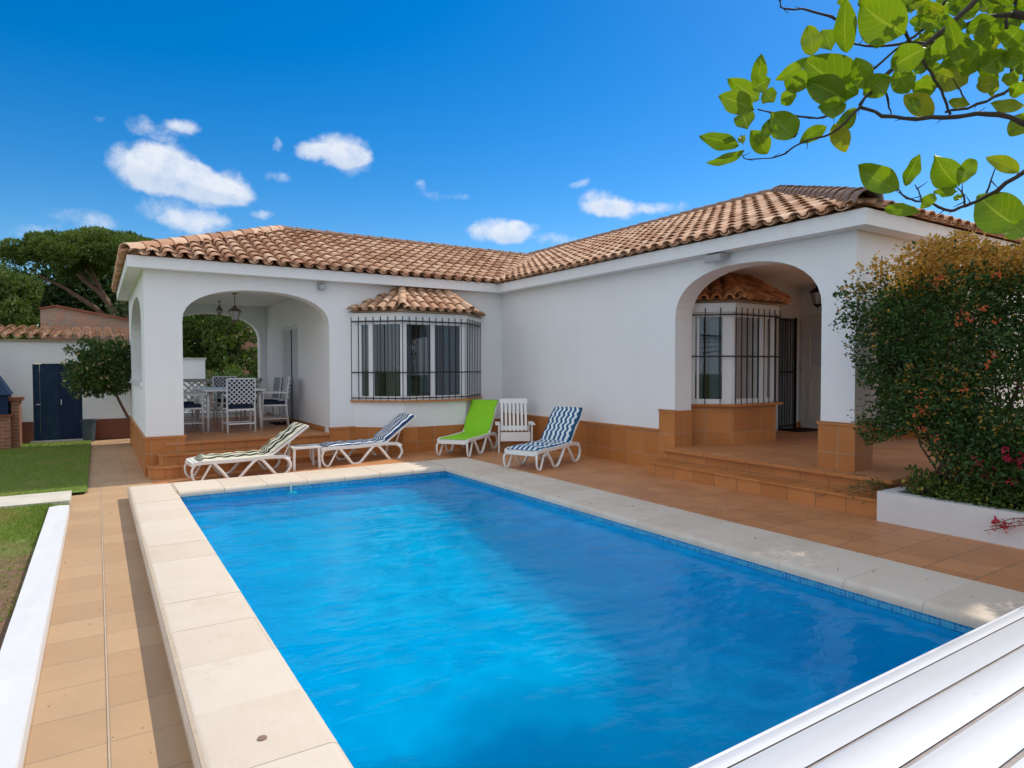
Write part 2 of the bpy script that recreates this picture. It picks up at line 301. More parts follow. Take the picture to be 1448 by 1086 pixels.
M['lf_mid'] = leafm('glossy_foliage', (.05, .10, .018), (.14, .20, .045), .35, .45)
M['lf_bush'] = leafm('shrub_foliage', (.035, .085, .02), (.09, .16, .04), .3, .45, .4, (.50, .38, .18))
M['lf_low'] = leafm('planter_foliage', (.03, .075, .015), (.10, .17, .03), .3, .5, .3, (.35, .34, .06))
M['grassb'] = leafm('grass_blade', (.10, .18, .025), (.22, .32, .07), .3, .7, .1, (.32, .26, .11))
def lemon(t, p):
    uv = uvc(t); s = t.n('ShaderNodeSeparateXYZ', ins={0: uv}); r = t.n('ShaderNodeSeparateColor', ins={0: rnd(t)})
    av = t.m('ABSOLUTE', s.outputs[1])
    mid = t.n('ShaderNodeMapRange', ins={'Value': av, 'From Min': .012, 'From Max': .04, 'To Min': 1.0, 'To Max': 0.0}).outputs[0]
    k = t.m('FRACT', t.m('MULTIPLY', t.m('SUBTRACT', s.outputs[0], t.m('MULTIPLY', av, .55)), 8.0))
    vein = t.n('ShaderNodeMapRange', ins={'Value': t.m('ABSOLUTE', t.m('SUBTRACT', k, .5)), 'From Min': .0, 'From Max': .09, 'To Min': .55, 'To Max': 0.0}).outputs[0]
    vn = t.m('MAXIMUM', mid, vein)
    c = t.mix(r.outputs[0], (.045, .12, .008), (.15, .26, .016)); c = t.mix(t.noise(uv, 3.0, 3.0).outputs['Fac'], c, t.mix(.5, c, (.22, .26, .02)))
    c = t.mix(t.m('MULTIPLY', r.outputs[1], .8), c, (.34, .32, .03)); c = t.mix(t.m('MULTIPLY', vn, .8), c, (.26, .32, .07)); L(t, c, p.inputs['Base Color'])
    bump(t, p, vn, .5, .002)
    tl = t.n('ShaderNodeBsdfTranslucent'); L(t, t.mix(1.0, c, (1.6, 1.65, .25), 'MULTIPLY'), tl.inputs[0])
    mx = t.n('ShaderNodeMixShader', ins={0: .45, 1: p.outputs[0], 2: tl.outputs[0]}); L(t, mx.outputs[0], t.t.nodes['Material Output'].inputs[0])
M['lemonleaf'] = mat('broad_lemon_leaf', (.1, .2, .02), .4, .35, lemon)

# ------------------------------------------------------------------ mesh helpers
def tag(o, label=None, cat=None, group=None, kind=None):
    for k, v in (('label', label), ('category', cat), ('group', group), ('kind', kind)):
        if v: o[k] = v
    return o
def empty(name, loc, label, cat, group=None, rz=0):
    o = bpy.data.objects.new(name, None); col.objects.link(o); o.location = loc; o.rotation_euler = (0, 0, rz); o.empty_display_size = .1
    bpy.context.view_layer.update()
    return tag(o, label, cat, group)
def boxuv(me):
    uv = me.uv_layers.new(name='UVMap')
    for p in me.polygons:
        n = p.normal; a = max(range(3), key=lambda i: abs(n[i]))
        for li in p.loop_indices:
            c = me.vertices[me.loops[li].vertex_index].co
            if a == 2: u = (c.x, c.y)
            elif abs(n.z) < .2:
                t = Vector((-n.y, n.x, 0)).normalized(); u = (c.x*t.x+c.y*t.y, c.z)
            else: u = (c.y, c.z) if a == 0 else (c.x, c.z)
            uv.data[li].uv = u
def obj(name, bm, m, parent=None, smooth=False, uv=True, local=False, bevel=0, auto=False):
    "link one mesh; world coordinates are kept under the parent unless local"
    me = bpy.data.meshes.new(name)
    if isinstance(bm, bmesh.types.BMesh):
        if bevel:
            bmesh.ops.bevel(bm, geom=[e for e in bm.edges if len(e.link_faces) == 2 and e.calc_face_angle(0) > .6], offset=bevel, segments=2, affect='EDGES', profile=.6, clamp_overlap=True)
        bm.to_mesh(me); bm.free()
    if smooth:
        for p in me.polygons: p.use_smooth = True
    if auto: me.set_sharp_from_angle(angle=R(35))
    if uv and not me.uv_layers: boxuv(me)
    me.materials.append(M[m] if isinstance(m, str) else m)
    o = bpy.data.objects.new(name, me); col.objects.link(o)
    if parent:
        o.parent = parent
        if not local:
            q = parent; mw = Matrix.Identity(4)
            while q: mw = q.matrix_basis @ mw if False else (q.matrix_parent_inverse @ q.matrix_basis) @ mw; q = q.parent
            o.matrix_parent_inverse = mw.inverted()
    return o
def B(): return bmesh.new()
def box(bm, x0, x1, y0, y1, z0, z1, rot=0, piv=None):
    vs = [bm.verts.new((x, y, z)) for x in (x0, x1) for y in (y0, y1) for z in (z0, z1)]
    for f in ((0, 1, 3, 2), (4, 6, 7, 5), (0, 4, 5, 1), (2, 3, 7, 6), (0, 2, 6, 4), (1, 5, 7, 3)): bm.faces.new([vs[i] for i in f])
    if rot: bmesh.ops.rotate(bm, verts=vs, cent=piv or (0, 0, 0), matrix=Matrix.Rotation(rot, 3, 'Z'))
    return vs
def beam(bm, a, b, w_, h_, up=Vector((0, 0, 1))):
    a = Vector(a); b = Vector(b); d = (b-a).normalized(); s = d.cross(up)
    if s.length < 1e-4: s = d.cross(Vector((0, 1, 0)))
    s.normalize(); u = s.cross(d)
    vs = [bm.verts.new(p+s*i*w_/2+u*j*h_/2) for p in (a, b) for i, j in ((-1, -1), (1, -1), (1, 1), (-1, 1))]
    for f in ((3, 2, 1, 0), (4, 5, 6, 7), (0, 1, 5, 4), (1, 2, 6, 5), (2, 3, 7, 6), (3, 0, 4, 7)): bm.faces.new([vs[i] for i in f])
def tube(bm, pts, rad, seg=6, cap=True):
    pts = [Vector(p) for p in pts]; rings = []; N = len(pts); prev = None
    for i, p in enumerate(pts):
        d = (pts[min(i+1, N-1)]-pts[max(i-1, 0)]).normalized()
        if prev is None: a = d.orthogonal().normalized()
        else: a = (prev-d*prev.dot(d)).normalized()
        prev = a; b = d.cross(a); r = rad[i] if isinstance(rad, (list, tuple)) else rad
        rings.append([bm.verts.new(p+(a*math.cos(2*PI*k/seg)+b*math.sin(2*PI*k/seg))*r) for k in range(seg)])
    for i in range(N-1):
        for k in range(seg): bm.faces.new((rings[i][k], rings[i][(k+1) % seg], rings[i+1][(k+1) % seg], rings[i+1][k]))
    if cap: bm.faces.new(rings[0][::-1]); bm.faces.new(rings[-1])
def panel(bm, outer, holes, o, ax, ay, th):
    "flat plate with holes: 2D loops placed at o + a*ax + b*ay, thickness vector th"
    o = Vector(o); ax = Vector(ax); ay = Vector(ay); es = []; 
    for lp in [outer]+holes:
        vs = [bm.verts.new(o+ax*a+ay*b) for a, b in lp]
        es += [bm.edges.new((vs[i], vs[(i+1) % len(vs)])) for i in range(len(vs))]
    r = bmesh.ops.triangle_fill(bm, use_beauty=True, edges=es)
    fs = [g for g in r['geom'] if isinstance(g, bmesh.types.BMFace)]
    e = bmesh.ops.extrude_face_region(bm, geom=fs)
    bmesh.ops.translate(bm, verts=[v for v in e['geom'] if isinstance(v, bmesh.types.BMVert)], vec=Vector(th))
    bmesh.ops.recalc_face_normals(bm, faces=bm.faces)
def arch(x0, x1, zs, zc, n=18, p=2.3):
    c = (x0+x1)/2; r = (x1-x0)/2; out = []
    for i in range(n+1):
        a = PI*i/n; ca, sa = math.cos(a), math.sin(a)
        out.append((c+r*math.copysign(abs(ca)**(2/p), ca), zs+(zc-zs)*abs(sa)**(2/p)))
    return out          # right to left
def revolve(bm, prof, c, seg=12):
    rings = [[bm.verts.new((c[0]+r*math.cos(2*PI*k/seg), c[1]+r*math.sin(2*PI*k/seg), c[2]+z)) for k in range(seg)] for r, z in prof]
    for i in range(len(prof)-1):
        for k in range(seg): bm.faces.new((rings[i][k], rings[i][(k+1) % seg], rings[i+1][(k+1) % seg], rings[i+1][k]))
    bm.faces.new(rings[0][::-1]); bm.faces.new(rings[-1])
def sheet(bm, xs, ys, zf):
    g = [[bm.verts.new((x, y, zf(x, y))) for y in ys] for x in xs]
    for i in range(len(xs)-1):
        for j in range(len(ys)-1): bm.faces.new((g[i][j], g[i+1][j], g[i+1][j+1], g[i][j+1]))
def rcolor(me, vals, per=1):
    "vals: one rgb per face"
    at_ = me.color_attributes.new(name='rnd', type='FLOAT_COLOR', domain='CORNER'); buf = []
    for p, v in zip(me.polygons, vals): buf += list((*v, 1.0))*p.loop_total
    at_.data.foreach_set('color', buf)
def leaves(name, items, m, parent, size, kind=None, asp=.5, fold=.25, smooth=False):
    "items: (position, normal-ish direction or None, scale, (r,g,b)); each leaf is a folded diamond"
    V = []; F = []; C = []; rr = random.random
    for (p, d, s, c) in items:
        a = Vector((rr()-.5, rr()-.5, rr()-.5)).normalized()
        if d is not None: a = (a+d*.9).normalized()
        b = a.cross(Vector((rr()-.5, rr()-.5, rr()-.5))).normalized(); n = a.cross(b)
        l = size*s; wd = l*asp; i = len(V)
        V += [p, p+a*l*.45+b*wd*.5+n*wd*fold, p+a*l, p+a*l*.45-b*wd*.5+n*wd*fold]
        F += [(i, i+1, i+2), (i, i+2, i+3)]; C += [c, c]
    me = bpy.data.meshes.new(name); me.from_pydata(V, [], F); rcolor(me, C)
    me.materials.append(M[m]); o = bpy.data.objects.new(name, me); col.objects.link(o)
    if parent:
        o.parent = parent; o.matrix_parent_inverse = parent.matrix_basis.inverted()
    return o
def rv(): return Vector((random.gauss(0, 1), random.gauss(0, 1), random.gauss(0, 1))).normalized()

# ------------------------------------------------------------------ setting: ground, paths, terrace, pool
def tz(x, y=0): return .14*min(1, max(0, (x-.7)/3.5))
b = B(); sheet(b, [-300, -60, -12, -.32, .2, 9, 16, 60, 300], [-100, -20, -4, 1.1, 9.3, 16.4, 26, 60, 400], lambda x, y: -1.9 if (abs(x-.2) < .1 or abs(x-9) < .1) and 1 < y < 10 else -.06)
tag(obj('ground', b, 'ground'), kind='structure')
b = B(); sheet(b, [-.27, .32], [-2, 2, 6, 9.88], lambda x, y: 0)
sheet(b, [-.13, .62], [9.88, 12, 14, 16.95], lambda x, y: .001); 
sheet(b, [-.305, -.27], [-2, 9.88], lambda x, y: -.002); sheet(b, [-.27, -.13], [9.88, 9.9], lambda x, y: -.002)
tag(obj('path', b, 'path'), kind='structure')
b = B(); xs = [.323, .7, 1.5, 2.5, 3.5, 4.2]
sheet(b, xs+[6.8], [9.0, 10, 10.9], tz)
sheet(b, [4.7, 6, 8, 12, 18], [-4, 0, 3, 6, 9.0], lambda x, y: .14 if x > 4 else 0)
sheet(b, [6.8, 12, 18], [9.0, 9.6], lambda x, y: .139)
tag(obj('terrace', b, 'floor'), kind='structure')
b = B(); sheet(b, [-9, -4, -2, -.45], [-3, 0, 3, 6, 9.06], lambda x, y: .045+.02*noise.noise(Vector((x, y, 0))))
sheet(b, [-9, -4, -2, -.13], [9.75, 12, 14, 16.6], lambda x, y: .035)
sheet(b, [-.46, -.30], [8.5, 9.06], lambda x, y: .03); tag(obj('lawn', b, 'lawn'), kind='structure')
b = B(); sheet(b, [.014, .021], [-2, 4, 9.88, 16.5], lambda x, y: .0045); tag(obj('path_joint', b, 'pathgrout'), kind='structure')
# grass blades
GL = []
for i in range(42000):
    if random.random() < .62:
        x = -.46-abs(random.random())**1.5*2.2; y = random.uniform(5.0, 9.0)
        pr = (y+4.5*noise.noise(Vector((x*.9, y*.9, 3)))*.5+.7-6.4)/2.0
        if random.random() > max(.12, min(1, pr)): continue
    else: x = random.uniform(-2.6, -.14); y = random.uniform(9.8, 16.5)
    p = Vector((x, y, .04)); GL.append((p, Vector((0, 0, 1.6)), random.uniform(.5, 1.15), (random.random(), 1.0 if random.random() < .10+max(0, noise.noise(Vector((x*1.6, y*1.2, 9))))*1.6 else 0.0, 0)))
g = leaves('grass', GL, 'grassb', None, .045, asp=.13); tag(g, 'short green lawn grass thinning to bare earth beside the white kerb', 'grass', kind='stuff')
# dry leaf litter on bare soil
b_ = []
for i in range(2600):
    x = -.47-random.random()*1.6; y = random.uniform(2.6, 7.4); b_.append((Vector((x, y, .055)), None, random.uniform(.4, 1), (random.random(), 1 if random.random() < .6 else 0, 0)))
tag(leaves('leaf_litter', b_, 'grassb', None, .035, asp=.5), 'dry leaves scattered on bare soil beside the white kerb', 'leaf litter', kind='stuff')
LT = []
for i in range(170):
    x = random.uniform(4.3, 6.1); y = random.uniform(.5, 5.5) if random.random() < .7 else random.uniform(5, 9); LT.append((Vector((x, y, .145 if x > 4.97 else .155)), Vector((random.uniform(-1, 1), random.uniform(-1, 1), 0)), random.uniform(.4, 1), (random.random(), 1 if random.random() < .8 else .3, 0)))
for i in range(60): LT.append((Vector((random.uniform(-.26, .28), random.uniform(2, 9.5), .006)), Vector((random.uniform(-1, 1), random.uniform(-1, 1), 0)), random.uniform(.3, .7), (random.random(), 1, 0)))
tag(leaves('fallen_leaves', LT, 'grassb', None, .028, asp=.45), 'tiny dry leaves blown across the tiles beside the pool', 'fallen leaves', kind='stuff')
# kerb
b = B()
for i in range(24):
    y0 = -3+i*.4866; j = 0; box(b, -.46, -.277+j, y0, y0+.4866, -.03, .10+j)
b.free(); b = B(); sheet(b, [-.46, -.455, -.37, -.282, -.277], [-3+i*.35 for i in range(34)], lambda x, y: (.10+.009*noise.noise(Vector((x*9, y*5, 1)))) if -.457 < x < -.28 else .088)
g_ = [[b.verts.new((x, y, z)) for z in (-.03, .088)] for x, y in ((-.46, -3), (-.46, 8.55), (-.277, 8.55), (-.277, -3))]
for i in range(3): b.faces.new((g_[i][0], g_[i+1][0], g_[i+1][1], g_[i][1]))
k = obj('kerb', b, 'kerbw', smooth=False); tag(k, 'whitewashed concrete kerb between the lawn and the tiled path', 'kerb')
b = B(); sheet(b, [-2.8, -2, -1.2, -.29], [9.05, 9.4, 9.75], lambda x, y: -.03)
for f in list(b.faces): pass
e = bmesh.ops.extrude_face_region(b, geom=b.faces[:]); bmesh.ops.translate(b, verts=[v for v in e['geom'] if isinstance(v, bmesh.types.BMVert)], vec=(0, 0, .095)); bmesh.ops.recalc_face_normals(b, faces=b.faces)
tag(obj('stone_slab', b, 'slab'), 'cracked pale concrete slab crossing the lawn at the kerb end', 'slab')

# pool
X0, X1, Y0, Y1 = .75, 4.27, .9, 8.45
pool = empty('swimming_pool', (2.5, 5, 0), 'rectangular blue swimming pool with pale stone coping', 'swimming pool')
def fz(y): return -.32-.72*max(0, min(1, (8.2-y)/6.0))
b = B(); ys = [Y0, 2, 3.2, 5, 7, 8.2, Y1]; sheet(b, [X0, X1], ys, lambda x, y: fz(y))
for x in (X0, X1):
    g_ = [[b.verts.new((x, y, z)) for z in (fz(y), .02)] for y in ys]
    for i in range(len(ys)-1): b.faces.new((g_[i][0], g_[i+1][0], g_[i+1][1], g_[i][1]))
for y in (Y0, Y1): b.faces.new([b.verts.new(q) for q in ((X0, y, fz(y)), (X1, y, fz(y)), (X1, y, .02), (X0, y, .02))])
obj('basin', b, 'poolpaint', pool)
b = B()
box(b, X0-.04, X0-.001, Y0, Y1, -.17, .10); box(b, X1+.001, X1+.04, Y0, Y1, -.17, .10); box(b, X0-.04, X1+.04, Y1+.001, Y1+.04, -.17, .10)
bmesh.ops.translate(b, verts=b.verts, vec=(0, 0, 0))
obj('mosaic_band', b, 'mosaic', pool)
# coping stones: one mesh, each stone its own tone
b = B(); cols = []
def stone(x0, x1, y0, y1):
    n0 = len(b.faces); vs = box(b, x0+.0025, x1-.0025, y0+.0014, y1-.0014, .085, .15+random.uniform(-.0015, .0015))
def coping():
    ow = .285
    y = Y1+.0; ys_ = []
    yy = Y1
    while yy > Y0-.4: stone(ow, X0+.03, yy-.50, yy); yy -= .50
    yy = Y1
    while yy > Y0-.4: stone(X1-.03, X1+.70, yy-.50, yy); yy -= .50
    stone(ow, X0+.03, Y1, Y1+.72); stone(X1-.03, X1+.70, Y1, Y1+.72)
    n = 7; dx = (X1-X0-.06)/n
    for i in range(n): stone(X0+.03+i*dx, X0+.03+(i+1)*dx, Y1-.03, Y1+.72)
coping()
bmesh.ops.bevel(b, geom=[e for e in b.edges if abs(e.verts[0].co.z-e.verts[1].co.z) < .01 and e.verts[0].co.z > .12 and (
    (abs(e.verts[0].co.x-e.verts[1].co.x) < .01 and (abs(e.verts[0].co.x-X0-.0275) < .002 or abs(e.verts[0].co.x-.2875) < .002 or abs(e.verts[0].co.x-X1+.0275) < .002))
    or (abs(e.verts[0].co.y-e.verts[1].co.y) < .01 and (abs(e.verts[0].co.y-Y1+.0275) < .002 or abs(e.verts[0].co.y-Y1-.7175) < .002)))], offset=.045, segments=4, affect='EDGES', profile=.5)
c_ = obj('coping', b, 'coping', pool, smooth=False)
me = c_.data; vals = []
for p in me.polygons:
    c = p.center; k_ = (round(c.x*2), round(c.y*2)); random.seed(hash(k_) & 255); vals.append((random.random(), 0, 0))
random.seed(11); rcolor(me, vals); 
for p in me.polygons: p.use_smooth = True
me.set_sharp_from_angle(angle=R(30))
b = B(); box(b, .298, X0-.002, Y0-.4, Y1+.70, -.05, .1465); box(b, X1+.042, X1+.69, Y0-.4, Y1+.70, -.05, .1465); box(b, X0-.002, X1+.042, Y1+.042, Y1+.70, -.05, .1465)
obj('coping_bed', b, 'grout', pool)
b = B(); revolve(b, [(.0, 0), (.018, .002), (.018, .006), (0.001, .008)], (.52, 2.62, .15), 10); obj('anchor_plug', b, 'oldtile', pool)
b = B(); revolve(b, [(.0, 0), (.07, .0), (.055, .02), (.02, .03)], (2.05, 8.36, .0), 10); beam(b, (2.05, 8.40, .0), (2.05, 8.40, .15), .012, .012); obj('chlorine_float_cord', b, 'plastic', pool)
b = B(); sheet(b, [X0-.001, X1+.001], [Y0, Y1+.001], lambda x, y: .03)
tag(obj('pool_water', b, 'water'), kind='structure')

# pool roller cover bench, bottom right
cvr = empty('pool_cover_bench', (2.8, 1.0, .15), 'white slatted pool cover bench across the near end of the pool', 'pool cover bench')
prof = [(1.505, .165), (1.50, .222), (1.402, .268), (1.155, .378), (.94, .448), (.77, .462), (.58, .44), (.42, .36), (.34, .165)]
b = B()
for i in range(1, len(prof)-2):
    (ya, za), (yb, zb) = prof[i], prof[i+1]; d = Vector((0, yb-ya, zb-za)); l = d.length; d.normalize(); n = Vector((0, -d.z, d.y)); n = n if n.z > 0 else -n
    cr = []; g_ = .010 if l > .12 else .006; bow = {3: .022, 4: .014}.get(i, .004)
    for j in range(7):
        f = j/6; s_ = g_+(l-2*g_)*f; edge = -.008 if j in (0, 6) else 0
        cr.append(Vector((0, ya, za))+d*s_+n*(bow*math.sin(PI*f)+edge))
    for x0, x1 in ((.33, 5.25),):
        g2 = [[b.verts.new((x, c.y, c.z)) for x in (x0, x1)] for c in cr]
        for j in range(6): b.faces.new((g2[j][0], g2[j][1], g2[j+1][1], g2[j+1][0]))
bmesh.ops.recalc_face_normals(b, faces=b.faces); obj('slats', b, 'cover', cvr, smooth=True, auto=True)
b = B(); inner = [(y, z-.014) for y, z in prof[1:-1]]; inner = [(1.49, .155)]+inner+[(.35, .155)]
vsA = [b.verts.new((.34, y, z)) for y, z in inner]; vsB = [b.verts.new((5.24, y, z)) for y, z in inner]
for i in range(len(inner)-1): b.faces.new((vsA[i], vsA[i+1], vsB[i+1], vsB[i]))
obj('frame', b, 'coverjoint', cvr)
b = B(); box(b, .33, 5.25, 1.492, 1.507, .156, .226); box(b, .315, .33, .34, 1.5, .156, .2); obj('front_board', b, 'cover', cvr)
b = B(); pl = [(y, z) for y, z in prof]
for x in (.325, 5.25):
    b = B(); panel(b, pl, [], (x, 0, 0), (0, 1, 0), (0, 0, 1), (.01, 0, 0)); obj('end_panel', b, 'cover', cvr)

# ------------------------------------------------------------------ house
house = empty('house', (4, 11, 0), 'white single storey villa with terracotta tiled roof, arched porches and tiled base', 'house')
def part(name, b, m, **k): return obj(name, b, m, house, **k)
YF, XR, XL, YB = 10.86, 6.74, .59, 15.95; ZC = 3.03
b = B()
# front of left wing (faces -Y)
o1 = [(XL, -.1), (1.09, -.1)]+[(a, z) for a, z in reversed(arch(1.09, 3.31, 2.30, 2.82))]+[(3.31, -.1), (XR, -.1), (XR, ZC), (XL, ZC)]
panel(b, o1, [[(3.98, 1.06), (6.0, 1.06), (6.0, 2.36), (3.98, 2.36)]], (0, YF, 0), (1, 0, 0), (0, 0, 1), (0, .28, 0))
part('wall', b, 'wall'); b = B()
o2 = [(YF+.28, -.1), (YB, -.1), (YB, ZC), (YF+.28, ZC)]
panel(b, o2, [[(11.62, 1.32)]+[(a, z) for a, z in reversed(arch(11.62, 15.1, 2.2, 2.83))]+[(15.1, 1.32)]], (XL, 0, 0), (0, 1, 0), (0, 0, 1), (.25, 0, 0))
part('wall', b, 'wall'); b = B()
o3 = [(XL+.25, -.1), (3.6, -.1), (3.6, ZC), (XL+.25, ZC)]
panel(b, o3, [[(1.2, .6)]+[(a, z) for a, z in reversed(arch(1.2, 3.17, 2.2, 2.80))]+[(3.17, .6)]], (0, YB-.28, 0), (1, 0, 0), (0, 0, 1), (0, .28, 0))
part('wall', b, 'wall'); b = B()
panel(b, [(YF+.28, -.1), (YB-.28, -.1), (YB-.28, ZC), (YF+.28, ZC)], [[(12.9, .49), (14.23, .49), (14.23, 2.43), (12.9, 2.43)]], (3.31, 0, 0), (0, 1, 0), (0, 0, 1), (.22, 0, 0))
part('wall', b, 'wall'); b = B()
o5 = [(3.79, -.1), (4.17, -.1)]+[(a, z) for a, z in reversed(arch(4.17, 6.32, 2.25, 2.88))]+[(6.32, -.1), (YF, -.1), (YF, ZC), (3.79, ZC)]
panel(b, o5, [], (XR, 0, 0), (0, 1, 0), (0, 0, 1), (.33, 0, 0))
part('wall', b, 'wall'); b = B()
o6 = [(XR+.33, ZC), (XR+.33, 2.3)]+[(a, z) for a, z in reversed(arch(XR+.331, 10.3, 2.1, 2.5))]+[(10.3, -.1), (13.1, -.1), (13.1, ZC)]
panel(b, o6, [], (0, 3.79, 0), (1, 0, 0), (0, 0, 1), (0, .3, 0))
part('wall', b, 'wall'); b = B()
o7 = [(XR+.33, -.1), (10.0, -.1), (10.0, 2.5), (10.52, 2.5), (10.52, -.1), (10.9, -.1), (10.9, ZC), (XR+.33, ZC)]
panel(b, o7, [[(7.35, 1.06), (9.1, 1.06), (9.1, 2.36), (7.35, 2.36)]], (0, 7.05, 0), (1, 0, 0), (0, 0, 1), (0, .25, 0))
part('wall', b, 'wall')
for bb_ in ((10.75, 11.0, 4.09, 7.05), (12.9, 13.1, 4.09, 19.8), (XR, 12.9, 19.6, 19.8), (3.53, 6.5, YB-.28, YB), (6.5, 6.75, YB-.28, 19.8)): b = B(); box(b, *bb_, -.1, ZC); part('wall', b, 'wall')
# near-black panels stand in for the dimness of rooms behind the windows
for bb_ in ((3.54, 6.7, 11.5, 11.55), (7.1, 10.7, 7.9, 7.95), (4.6, 4.65, 11.6, 15.6)): b = B(); box(b, *bb_, 0, 3.0); part('dim_backing', b, 'dark')
# sill band and balustrades
b = B(); box(b, XL-.03, XL+.28, 11.60, 15.12, 1.30, 1.37); part('sill_band', b, 'frame')
# ceilings of porches and soffit
b = B(); box(b, XL+.26, 3.30, YF+.29, YB-.29, 2.985, 3.02); part('ceiling', b, 'ceil')
b = B(); box(b, XR+.34, 10.74, 4.10, 7.04, 3.022, 3.029); part('ceiling', b, 'ceil')
E_ = .21; fx, fy, fn = XL-E_, YF-E_, 3.79-E_; xe = XR-E_
# fascia / soffit slab ring (white), mitred: L shaped plate
b = B(); lp = [(fx, fy), (xe, fy), (xe, fn), (13.3, fn), (13.3, 20.0), (XR-E_, 20.0), (XR-E_, YB+E_), (fx, YB+E_)]
panel(b, lp, [], (0, 0, 3.032), (1, 0, 0), (0, 1, 0), (0, 0, .165)); part('eaves_slab', b, 'wall')
# wainscot tiles (proud of the wall)
b = B(); t_ = .018
def wbx(*a): q = B(); box(q, *a); part('tiled_base', q, 'wains')
def wsx(x0, x1, y, z0, z1): wbx(x0, x1, y-t_, y+.002, z0, z1)      # facing -Y
def wsy(y0, y1, x, z0, z1): wbx(x-t_, x+.002, y0, y1, z0, z1)      # facing -X
wsx(XL-t_, 1.09+t_, YF, -.05, .57); wsx(3.31-t_, XR-t_, YF, -.05, .57); wsy(YF, YB, XL, -.05, .57)
wsy(6.60, YF-t_, XR, .0, .70); wsy(6.32-t_, 6.60, XR, .0, .985); wsy(3.79-t_, 4.17+t_, XR, .0, .985)
wbx(XR+.002, XR+.33, 6.32-t_, 6.322, .3, .985); wbx(XR+.002, XR+.332, 3.79-t_, 3.792, .3, .985); wbx(XR+.002, XR+.33, 4.168, 4.17+t_, .3, .985)
wsy(11.15, 15.66, 3.31, .49, .57); wbx(1.088, 1.09+t_, YF+.002, YF+.28, .3, .57)
wbx(10.54, 10.73, 7.03, 7.052, .48, .60); wbx(10.73, 10.752, 4.1, 6.05, .48, .60)
b = B()   # cap tiles (slightly proud darker nosing)
for (x0, x1, y0, y1, z) in ((XL-.032, 1.12, YF-.032, YF, .57), (3.28, XR-.03, YF-.032, YF, .57), (XL-.032, XL, YF, YB, .57), (XR-.032, XR, 6.60, YF-.03, .70), (XR-.032, XR, 6.29, 6.60, .985), (XR-.032, XR+.35, 3.755, 4.2, .985)):
    b = B(); box(b, x0, x1, y0, y1, z-.022, z+.012) if z != .985 or y1 > 4.5 else panel(b, [(XR-.032, 3.755), (XR+.35, 3.755), (XR+.35, 3.79), (XR, 3.79), (XR, 4.2), (XR-.032, 4.2)], [], (0, 0, z-.022), (1, 0, 0), (0, 1, 0), (0, 0, .034))
    part('base_cap', b, 'floor_uv')
# porch floors and steps
b = B(); box(b, XL+.25, 3.31, YF-.03, YB-.28, .44, .482); part('porch_floor', b, 'floor')
b = B(); panel(b, [(6.52, 3.30), (10.76, 3.30), (10.76, 7.06), (6.76, 7.06), (6.76, 6.318), (6.52, 6.318)], [], (0, 0, .44), (1, 0, 0), (0, 1, 0), (0, 0, .042)); part('porch_floor', b, 'floor')
b = B(); box(b, 1.092, 3.308, YF+.0, YF+.4, 0, .439); part('step', b, 'floor_uv')
def roundstep(x0, x1, y, yb, z0, z1, r):
    pts = [(x1, yb), (x1, y)]+[(x0+r-r*math.sin(a), y+r-r*math.cos(a)) for a in [i*PI/2/8 for i in range(9)]]+[(x0, yb)]
    b = B(); panel(b, pts, [], (0, 0, z0), (1, 0, 0), (0, 1, 0), (0, 0, z1-z0)); part('step', b, 'floor_uv')
roundstep(.74, 3.55, YF-.22, YF-.02, .0, .30, .10); roundstep(.60, 3.72, YF-.46, YF-.02, .0, .15, .28)
def ell(x0, y0, x1, y1, wx, wy, z0, z1, nm, **k):
    b = B(); panel(b, [(x0, y0), (x1, y0), (x1, y0+wy), (x0+wx, y0+wy), (x0+wx, y1), (x0, y1)], [], (0, 0, z0), (1, 0, 0), (0, 1, 0), (0, 0, z1-z0)); part(nm, b, 'floor_uv', **k)
ell(6.56, 3.34, 10.7, 6.34, .7, .7, .1, .439, 'step'); ell(6.32, 3.10, 10.7, 6.42, .24, .24, .1, .286, 'step')
ell(6.50, 3.28, 10.7, 6.36, .019, .019, .448, .486, 'step_nosing'); ell(6.30, 3.08, 10.7, 6.44, .255, .255, .288, .312, 'step_nosing')
b = B()
box(b, 1.1, 3.3, YF-.045, YF-.031, .452, .484); part('step_nosing', b, 'floor_uv')
for (x0, x1, yy, z) in ((.74, 3.55, YF-.22, .30), (.60, 3.72, YF-.46, .15)):
    r = .10 if z > .2 else .28
    pts = [(x1, YF-.02), (x1, yy-.02)]+[(x0+r-(r+.02)*math.sin(a), yy+r-(r+.02)*math.cos(a)) for a in [i*PI/2/8 for i in range(9)]]+[(x0-.02, YF-.02)]
    b = B(); panel(b, pts, [], (0, 0, z+.002), (1, 0, 0), (0, 1, 0), (0, 0, .024)); part('step_nosing', b, 'floor_uv', bevel=.004)

